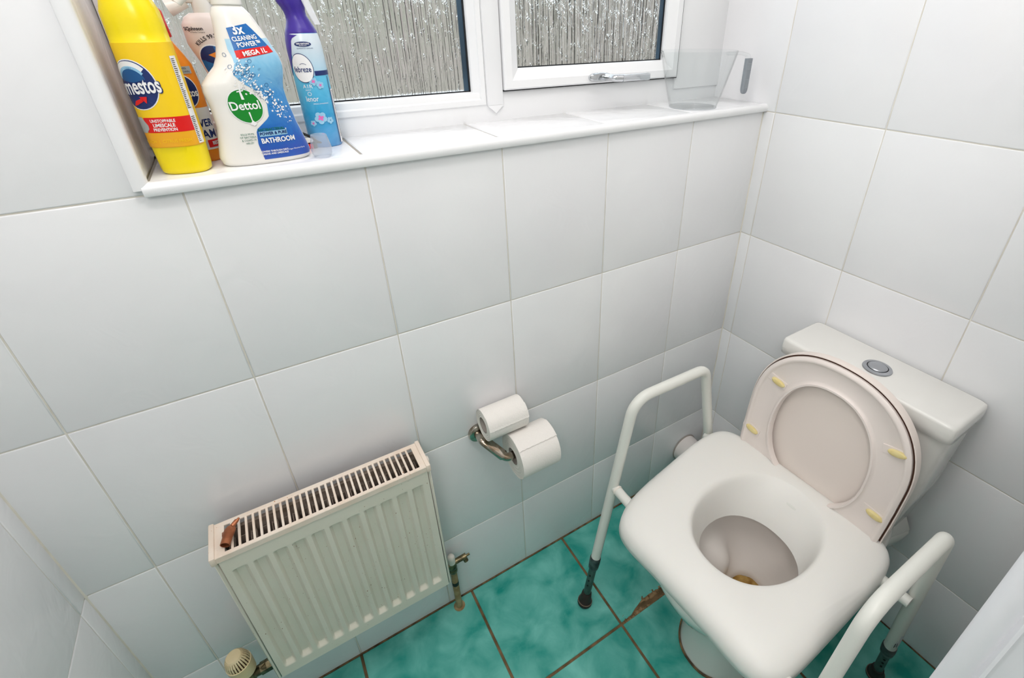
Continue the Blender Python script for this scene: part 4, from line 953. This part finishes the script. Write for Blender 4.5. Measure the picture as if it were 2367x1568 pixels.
bm = BM(); tube(bm, [(-0.022, 0, 0.236), (-0.036, 0, 0.226), (-0.046, 0, 0.216), (-0.052, 0, 0.210)], [0.007, 0.0065, 0.006, 0.005], 14)
obj('trigger', bm, 'w_plastic', sh, smooth=True)
def lb(z):
    pts = [(0.006, -0.006), (0.03, -0.009), (0.05, -0.006), (0.066, 0.016), (0.085, 0.020), (0.10, 0.016), (0.112, -0.002), (0.125, -0.020), (0.140, -0.0200), (0.156, -0.0235), (0.168, -0.022)]
    for a, b in zip(pts, pts[1:]):
        if z <= b[0]: return a[1] + (b[1] - a[1]) * max(0, (z - a[0])) / (b[0] - a[0])
    return pts[-1][1]
def rbnd(z):
    cx, cy, w_, d_, n_ = b4.at(z); return w_ * 1.08 
L4 = b4.patch('label', 'wash', B4, 0.007, 0.168, lb, rbnd, 0.0004, 30, 40)
bm = BM(); b4.poly(bm, [(-0.0145, 0.1810), (0.0115, 0.1860), (0.0290, 0.1580), (-0.0160, 0.1535)], 0.0008); fl = obj('blue_flag', bm, 'blue', B4)
bm = BM(); b4.poly(bm, [(-0.0160, 0.1535), (0.0285, 0.1590), (0.0330, 0.1505), (-0.0160, 0.1430)], 0.0009); obj('red_flag', bm, 'red', B4)
b4.text(fl, '3x', -0.0025, 0.1785, 0.0160, bold=0.0005, sxy=(0.85, 1), rot=0.06, off=0.0013); b4.text(fl, 'CLEANING', 0.0020, 0.1685, 0.0076, bold=0.0002, sxy=(0.82, 1), rot=0.1, off=0.0013); b4.text(fl, 'POWER\u2122', 0.0050, 0.1612, 0.0080, bold=0.0002, sxy=(0.85, 1), rot=0.1, off=0.0013)
b4.text(B4, 'MEGA 1L', 0.0080, 0.1510, 0.0082, bold=0.0003, sxy=(0.95, 1), rot=0.14, off=0.0015)
bm = BM(); b4.disc(bm, -0.0080, 0.0830, 0.0215, 0.0235, 0.0007, rot=0); obj('emblem', bm, 'white_print', B4)
bm = BM(); b4.disc(bm, -0.0080, 0.0830, 0.0203, 0.0222, 0.0010, rot=0); obj('emblem_disc', bm, 'green', B4)
b4.text(B4, 'Dettol', -0.0084, 0.0835, 0.0150, bold=0.0003, off=0.0014, sxy=(0.95, 1.08))
bm = BM(); b4.poly(bm, [(-0.0085, 0.112), (-0.0075, 0.112), (-0.0060, 0.0920), (-0.0095, 0.0920)], 0.0014); b4.poly(bm, [(-0.0120, 0.1035), (-0.0120, 0.1018), (-0.0040, 0.1030), (-0.0040, 0.1045)], 0.0015)
b4.poly(bm, [(-0.0075, 0.0750), (-0.0055, 0.0750), (-0.0060, 0.0580), (-0.0070, 0.0580)], 0.0014); b4.poly(bm, [(-0.0105, 0.0588), (-0.0060, 0.0640), (-0.0020, 0.0588), (-0.0060, 0.0560)], 0.0013); obj('sword_emblem', bm, 'white_print', B4)
b4.text(B4, 'ANTIBACTERIAL', 0.0135, 0.0492, 0.0052, m='green_ink', bold=0.0001, off=0.0011, sxy=(0.95, 1))
bm = BM(); b4.poly(bm, [(-0.0040, 0.0470), (0.0335, 0.0470), (0.0335, 0.0400), (-0.0040, 0.0400)], 0.0009); obj('pale_strip', bm, 'pale_blue', B4); b4.text(B4, 'POWER & PURE', 0.0148, 0.0436, 0.0058, m='navy', bold=0.0002, off=0.0013, sxy=(0.9, 1))
b4.text(B4, 'BATHROOM', 0.0190, 0.0335, 0.0094, bold=0.0003, off=0.0012, sxy=(0.88, 1.05))
b4.text(B4, 'POWERS THROUGH DIRT,', 0.0100, 0.0185, 0.0036, bold=0.0001, off=0.0012, sxy=(0.9, 1)); b4.text(B4, 'GREASE AND LIMESCALE', 0.0100, 0.0148, 0.0036, bold=0.0001, off=0.0012, sxy=(0.9, 1)); b4.text(B4, 'Trigger Bleached Spray', 0.0410, 0.0180, 0.0028, off=0.0012)
for k, t_ in enumerate(('KILLS 99.9%', 'OF BACTERIA', '& COVID-19', 'VIRUS*')): b4.text(B4, t_, -0.0190, 0.0450 - k * 0.0042, 0.0038, m='green_ink', off=0.0008, sxy=(0.9, 1))
bm = BM()
for k in range(240):
    t = random.random() ** 0.8; cs = -0.024 + 0.066 * t + random.gauss(0, 0.0055); cz_ = 0.134 - 0.070 * t ** 1.6 + random.gauss(0, 0.0065)
    rr = random.choice((0.0004, 0.0005, 0.0007, 0.0009, 0.0013)); b4.disc(bm, cs, cz_, rr, rr * 1.0, 0.0010, 1, 8, inner=0.05)
bb = obj('printed_bubbles', bm, 'white_print', L4); bb['kind'] = 'stuff'
bm = BM()
for k in range(50):
    t = random.random(); cs = -0.024 + 0.060 * t + random.gauss(0, 0.007); cz_ = 0.134 - 0.060 * t ** 1.6 + random.gauss(0, 0.008)
    rr = random.choice((0.0014, 0.0020, 0.0026)); b4.disc(bm, cs, cz_, rr, rr, 0.0008, 1, 12, inner=0.82)
bb = obj('printed_bubble_rims', bm, 'midblue', L4); bb['kind'] = 'stuff'

# air freshener can
B5 = thing('air_freshener', 'slim blue air freshener can with a purple spray cap', 'spray can', (0.2145, 0.117, ZS), math.radians(2))
b5 = Body([(0.0, 0, 0, .0245, .0245, 2), (0.002, 0, 0, .0262, .0262, 2), (0.10, 0, 0, .0262, .0262, 2), (0.150, 0, 0, .0260, .0260, 2), (0.163, 0, 0, .0250, .0250, 2), (0.174, 0, 0, .0228, .0228, 2)])
b5.build('can', 'can_art', B5)
b5.patch('can_top_print', 'can_top', B5, 0.112, 0.172, -0.028, 0.040, 0.0003); b5.patch('navy_stripe', 'navy', B5, 0.112, 0.119, 0.002, 0.040, 0.0005)
bm = BM(); pr5 = [(0.1725, .0232, 0), (0.175, .0230, 0), (0.181, .0205, 0), (0.189, .0172, -.0005), (0.196, .0152, -.002), (0.202, .0155, -.003), (0.208, .0172, -.004), (0.215, .0198, -.006), (0.226, .0200, -.006), (0.240, .016, -.004)]
loft(bm, [seg_ring(cx, 0, z, rr, rr, 2, 40) for z, rr, cx in pr5]); cp = obj('spray_cap', bm, 'purple', B5, smooth=True)
b5.patch('purple_shoulder', 'purple', B5, 0.112, 0.1735, -0.052, lambda z: -0.021 - 0.020 * ((0.1735 - z) / 0.0615) ** 1.5 + 0.022 * max(0, (z - 0.162) / 0.0115) ** 2, 0.0007)
bm = BM(); rings = []
for x, y, z, ww_, tt in ((0.012, -0.013, 0.222, 0.0055, 0.003), (0.016, -0.019, 0.205, 0.0055, 0.0028), (0.019, -0.023, 0.193, 0.0050, 0.0025), (0.022, -0.026, 0.184, 0.0045, 0.002)):
    rings.append([Vector((x + ww_ * spow(math.cos(t), .7), y + tt * spow(math.sin(t), .7), z)) for t in [2 * PI * k / 20 for k in range(20)]])
loft(bm, rings); obj('trigger', bm, 'clear_trigger', cp, smooth=True)
bm = BM(); b5.disc(bm, -0.0150, 0.1235, 0.0165, 0.0215, 0.0009, rot=0.12); obj('emblem', bm, 'navy', B5); bm = BM(); b5.disc(bm, -0.0150, 0.1235, 0.0156, 0.0205, 0.0012, rot=0.12); obj('emblem_disc', bm, 'white_print', B5)
b5.text(B5, 'febreze', -0.0150, 0.1215, 0.0095, m='navy', bold=0.0001, off=0.0016, sxy=(0.92, 1.2))
bm = BM(); b5.disc(bm, -0.0125, 0.1225, 0.0080, 0.0080, 0.0016, 1, 14, math.radians(50), math.radians(125), 0.93); obj('emblem_swash', bm, 'navy', B5)
bm = BM(); b5.disc(bm, -0.006, 0.1575, 0.0120, 0.0036, 0.0009); obj('natural_badge', bm, 'navy', B5); b5.text(B5, '100% NATURAL', -0.006, 0.1580, 0.0032, bold=0.00008, off=0.0013, sxy=(0.85, 1)); b5.text(B5, 'PROPELLANT', -0.006, 0.1555, 0.0018, off=0.0013); b5.text(B5, 'ELIMINATES ODOURS', -0.004, 0.1515, 0.0024, m='navy', off=0.0009)
b5.text(B5, 'AIR', -0.0130, 0.0965, 0.0080, off=0.0009, spacing=1.3); b5.text(B5, 'MIST', -0.0130, 0.0910, 0.0035, off=0.0009, spacing=1.2)
bm = BM(); b5.disc(bm, -0.0125, 0.0855, 0.0030, 0.0030, 0.0009, 1, 20, inner=0.8); obj('small_ring', bm, 'white_print', B5)
b5.text(B5, 'lenor', -0.0105, 0.0775, 0.0105, off=0.0009, sxy=(0.85, 1.1)); b5.text(B5, 'SPRING AWAKENING', 0.0015, 0.0700, 0.0024, off=0.0009)
bm = BM()
for cx_, cz_, rr in ((-0.003, 0.104, .0045), (0.006, 0.098, .0042), (-0.004, 0.048, .0070), (0.010, 0.043, 0.004), (-0.017, 0.040, .0035)):
    for q in range(5):
        a = 2 * PI * q / 5 + cx_ * 90; b5.disc(bm, cx_ + rr * 0.8 * math.cos(a), cz_ + rr * 0.8 * math.sin(a), rr * 0.62, rr * 0.62, 0.0008 + 0.0001 * q, 1, 12, inner=0.03)
q_ = obj('printed_petals', bm, 'pale_blue', B5); q_['kind'] = 'stuff'
bm = BM()
for cx_, cz_, rr in ((-0.003, 0.104, .0024), (0.006, 0.098, .0020), (-0.004, 0.048, .0042), (-0.017, 0.040, .0018)):
    for q in range(4):
        a = 2 * PI * q / 4 + 0.5; b5.disc(bm, cx_ + rr * 0.6 * math.cos(a), cz_ + rr * 0.6 * math.sin(a), rr * 0.55, rr * 0.4, 0.0015, 1, 10, inner=0.03, rot=a)
q_ = obj('printed_flower_hearts', bm, 'pink', B5); q_['kind'] = 'stuff'
b5.patch('navy_line', 'navy', B5, 0.004, 0.110, 0.0225, 0.0238, 0.0008, 2, 8); b5.patch('back_panel_print', 'white_print', B5, 0.004, 0.090, 0.0255, 0.040, 0.0006)
bm = BM()
for k in range(34):
    z = 0.014 + k * 0.0022; a = 0.0275; b = a + random.uniform(0.004, 0.008); rows = [[bm.verts.new(b5.surf(a + (b - a) * i / 3, zz, 0.0010)) for i in range(4)] for zz in (z, z + 0.0008)]
    for i in range(3): bm.faces.new((rows[0][i], rows[0][i + 1], rows[1][i + 1], rows[1][i]))
q_ = obj('small_print', bm, 'black_print', B5); q_['kind'] = 'stuff'

# cloudy plastic cap standing on the sill edge
CU = thing('measuring_cap', 'small cloudy plastic cap standing upside down at the sill edge', 'cup', (0.1930, 0.022, ZS))
bm = BM(); lathe(bm, [(0.0115, 0.0002), (0.0150, 0.006), (0.0158, 0.013), (0.0135, 0.026), (0.0115, 0.0345), (0.0100, 0.0352), (0.0005, 0.0355)], 14, caps=(False, True)); lathe(bm, [(0.0105, 0.0002), (0.0140, 0.006), (0.0148, 0.013), (0.0125, 0.026), (0.0105, 0.0335)], 14, caps=(False, False)); obj('cap_shell', bm, 'frosted', CU, smooth=True, sharp=20)
# small clip behind the spray bottle
HC = thing('plastic_clip', 'tiny black and red plastic clip lying between the spray bottle and the can', 'clip', (0.186, 0.095, ZS))
bm = BM(); tube(bm, [(-0.008, 0.0, 0.026), (0.002, 0.0, 0.020), (0.012, 0.0, 0.010), (0.020, 0, 0.008)], 0.0022, 8); tube(bm, [(-0.010, 0.002, 0.010), (0.010, 0.0, 0.010)], 0.0020, 8); box(bm, (0.004, -0.003, 0), (0.010, 0.004, 0.012), 0.001); obj('clip_arm', bm, 'black', HC, smooth=True)
bm = BM(); box(bm, (-0.010, -0.003, 0.0002), (0.004, 0.005, 0.008), 0.001); obj('clip_base', bm, 'red', HC)
bm = BM(); box(bm, (-0.010, -0.002, 0.010), (0.006, 0.003, 0.018), 0.001); obj('clip_pad', bm, 'w_plastic', HC)

# clear jug
JG = thing('plastic_jug', 'large clear plastic jug with a grey grip handle in the right corner of the sill', 'jug', (1.050, 0.062, ZS))
bm = BM(); SEG = 72
def jr(z, inner=False):
    t = z / 0.124; r0 = 0.0560 + (0.0890 - 0.0560) * (t ** 0.9); out = []
    for k in range(SEG):
        a = 2 * PI * k / SEG; da = math.atan2(math.sin(a - PI), math.cos(a - PI)); sp__ = math.exp(-(da / 0.20) ** 2) * max(0, (t - 0.55) / 0.45) ** 1.5 * 0.026
        rr = r0 + sp__ - (0.0018 if inner else 0); yv = math.sin(a) * rr
        out.append(Vector((math.cos(a) * rr, yv * 0.98, z)))
    return out
zz_ = [0.0005, 0.003, 0.02, 0.04, 0.06, 0.08, 0.095, 0.105, 0.113, 0.119, 0.124]
loft(bm, [jr(z) for z in zz_] + [jr(0.1248, True)] + [jr(z, True) for z in zz_[::-1][:-1]] , True, True)
obj('jug_body', bm, 'clear', JG, smooth=True, sharp=40)
bm = BM(); lathe(bm, [(0.0560, 0.0005), (0.0566, 0.0020), (0.0558, 0.0030)], 64, caps=(False, False)); obj('base_ring', bm, 'frosted', JG, smooth=True)
bm = BM(); hp = rounded_path([(0.086, -0.012, 0.116), (0.122, -0.022, 0.116), (0.143, -0.026, 0.111), (0.145, -0.026, 0.098)], [0.02, 0.008], 8)
T_, N_v = frames(hp); loft(bm, [[p + N_v[i] * 0.004 * math.cos(2 * PI * k / 16) + T_[i].cross(N_v[i]) * 0.0095 * math.sin(2 * PI * k / 16) for k in range(16)] for i, p in enumerate(hp)]); obj('handle', bm, 'clear', JG, smooth=True)
bm = BM(); rings = []
for z, ww_, tt in ((0.104, .0115, .006), (0.102, .0110, .0065), (0.070, .0105, .0065), (0.040, .0103, .0065), (0.032, .0098, .0062), (0.026, .0078, .005), (0.0235, .004, .003)):
    rings.append([Vector((0.145 + ww_ * spow(math.cos(t), .6) * 0.9, -0.028 + tt * spow(math.sin(t), .6), z)) for t in [2 * PI * k / 24 for k in range(24)]])
loft(bm, rings); gr = obj('grip', bm, 'grey_grip', JG, smooth=True)
bm = BM()
for z in [0.092 - 0.003 * k for k in range(5)] + [0.056 - 0.003 * k for k in range(7)]: box(bm, (0.1385, -0.0350, z), (0.1510, -0.0342, z + 0.0009))
gl_ = obj('grip_lines', bm, 'grey_line', gr); gl_['kind'] = 'stuff'
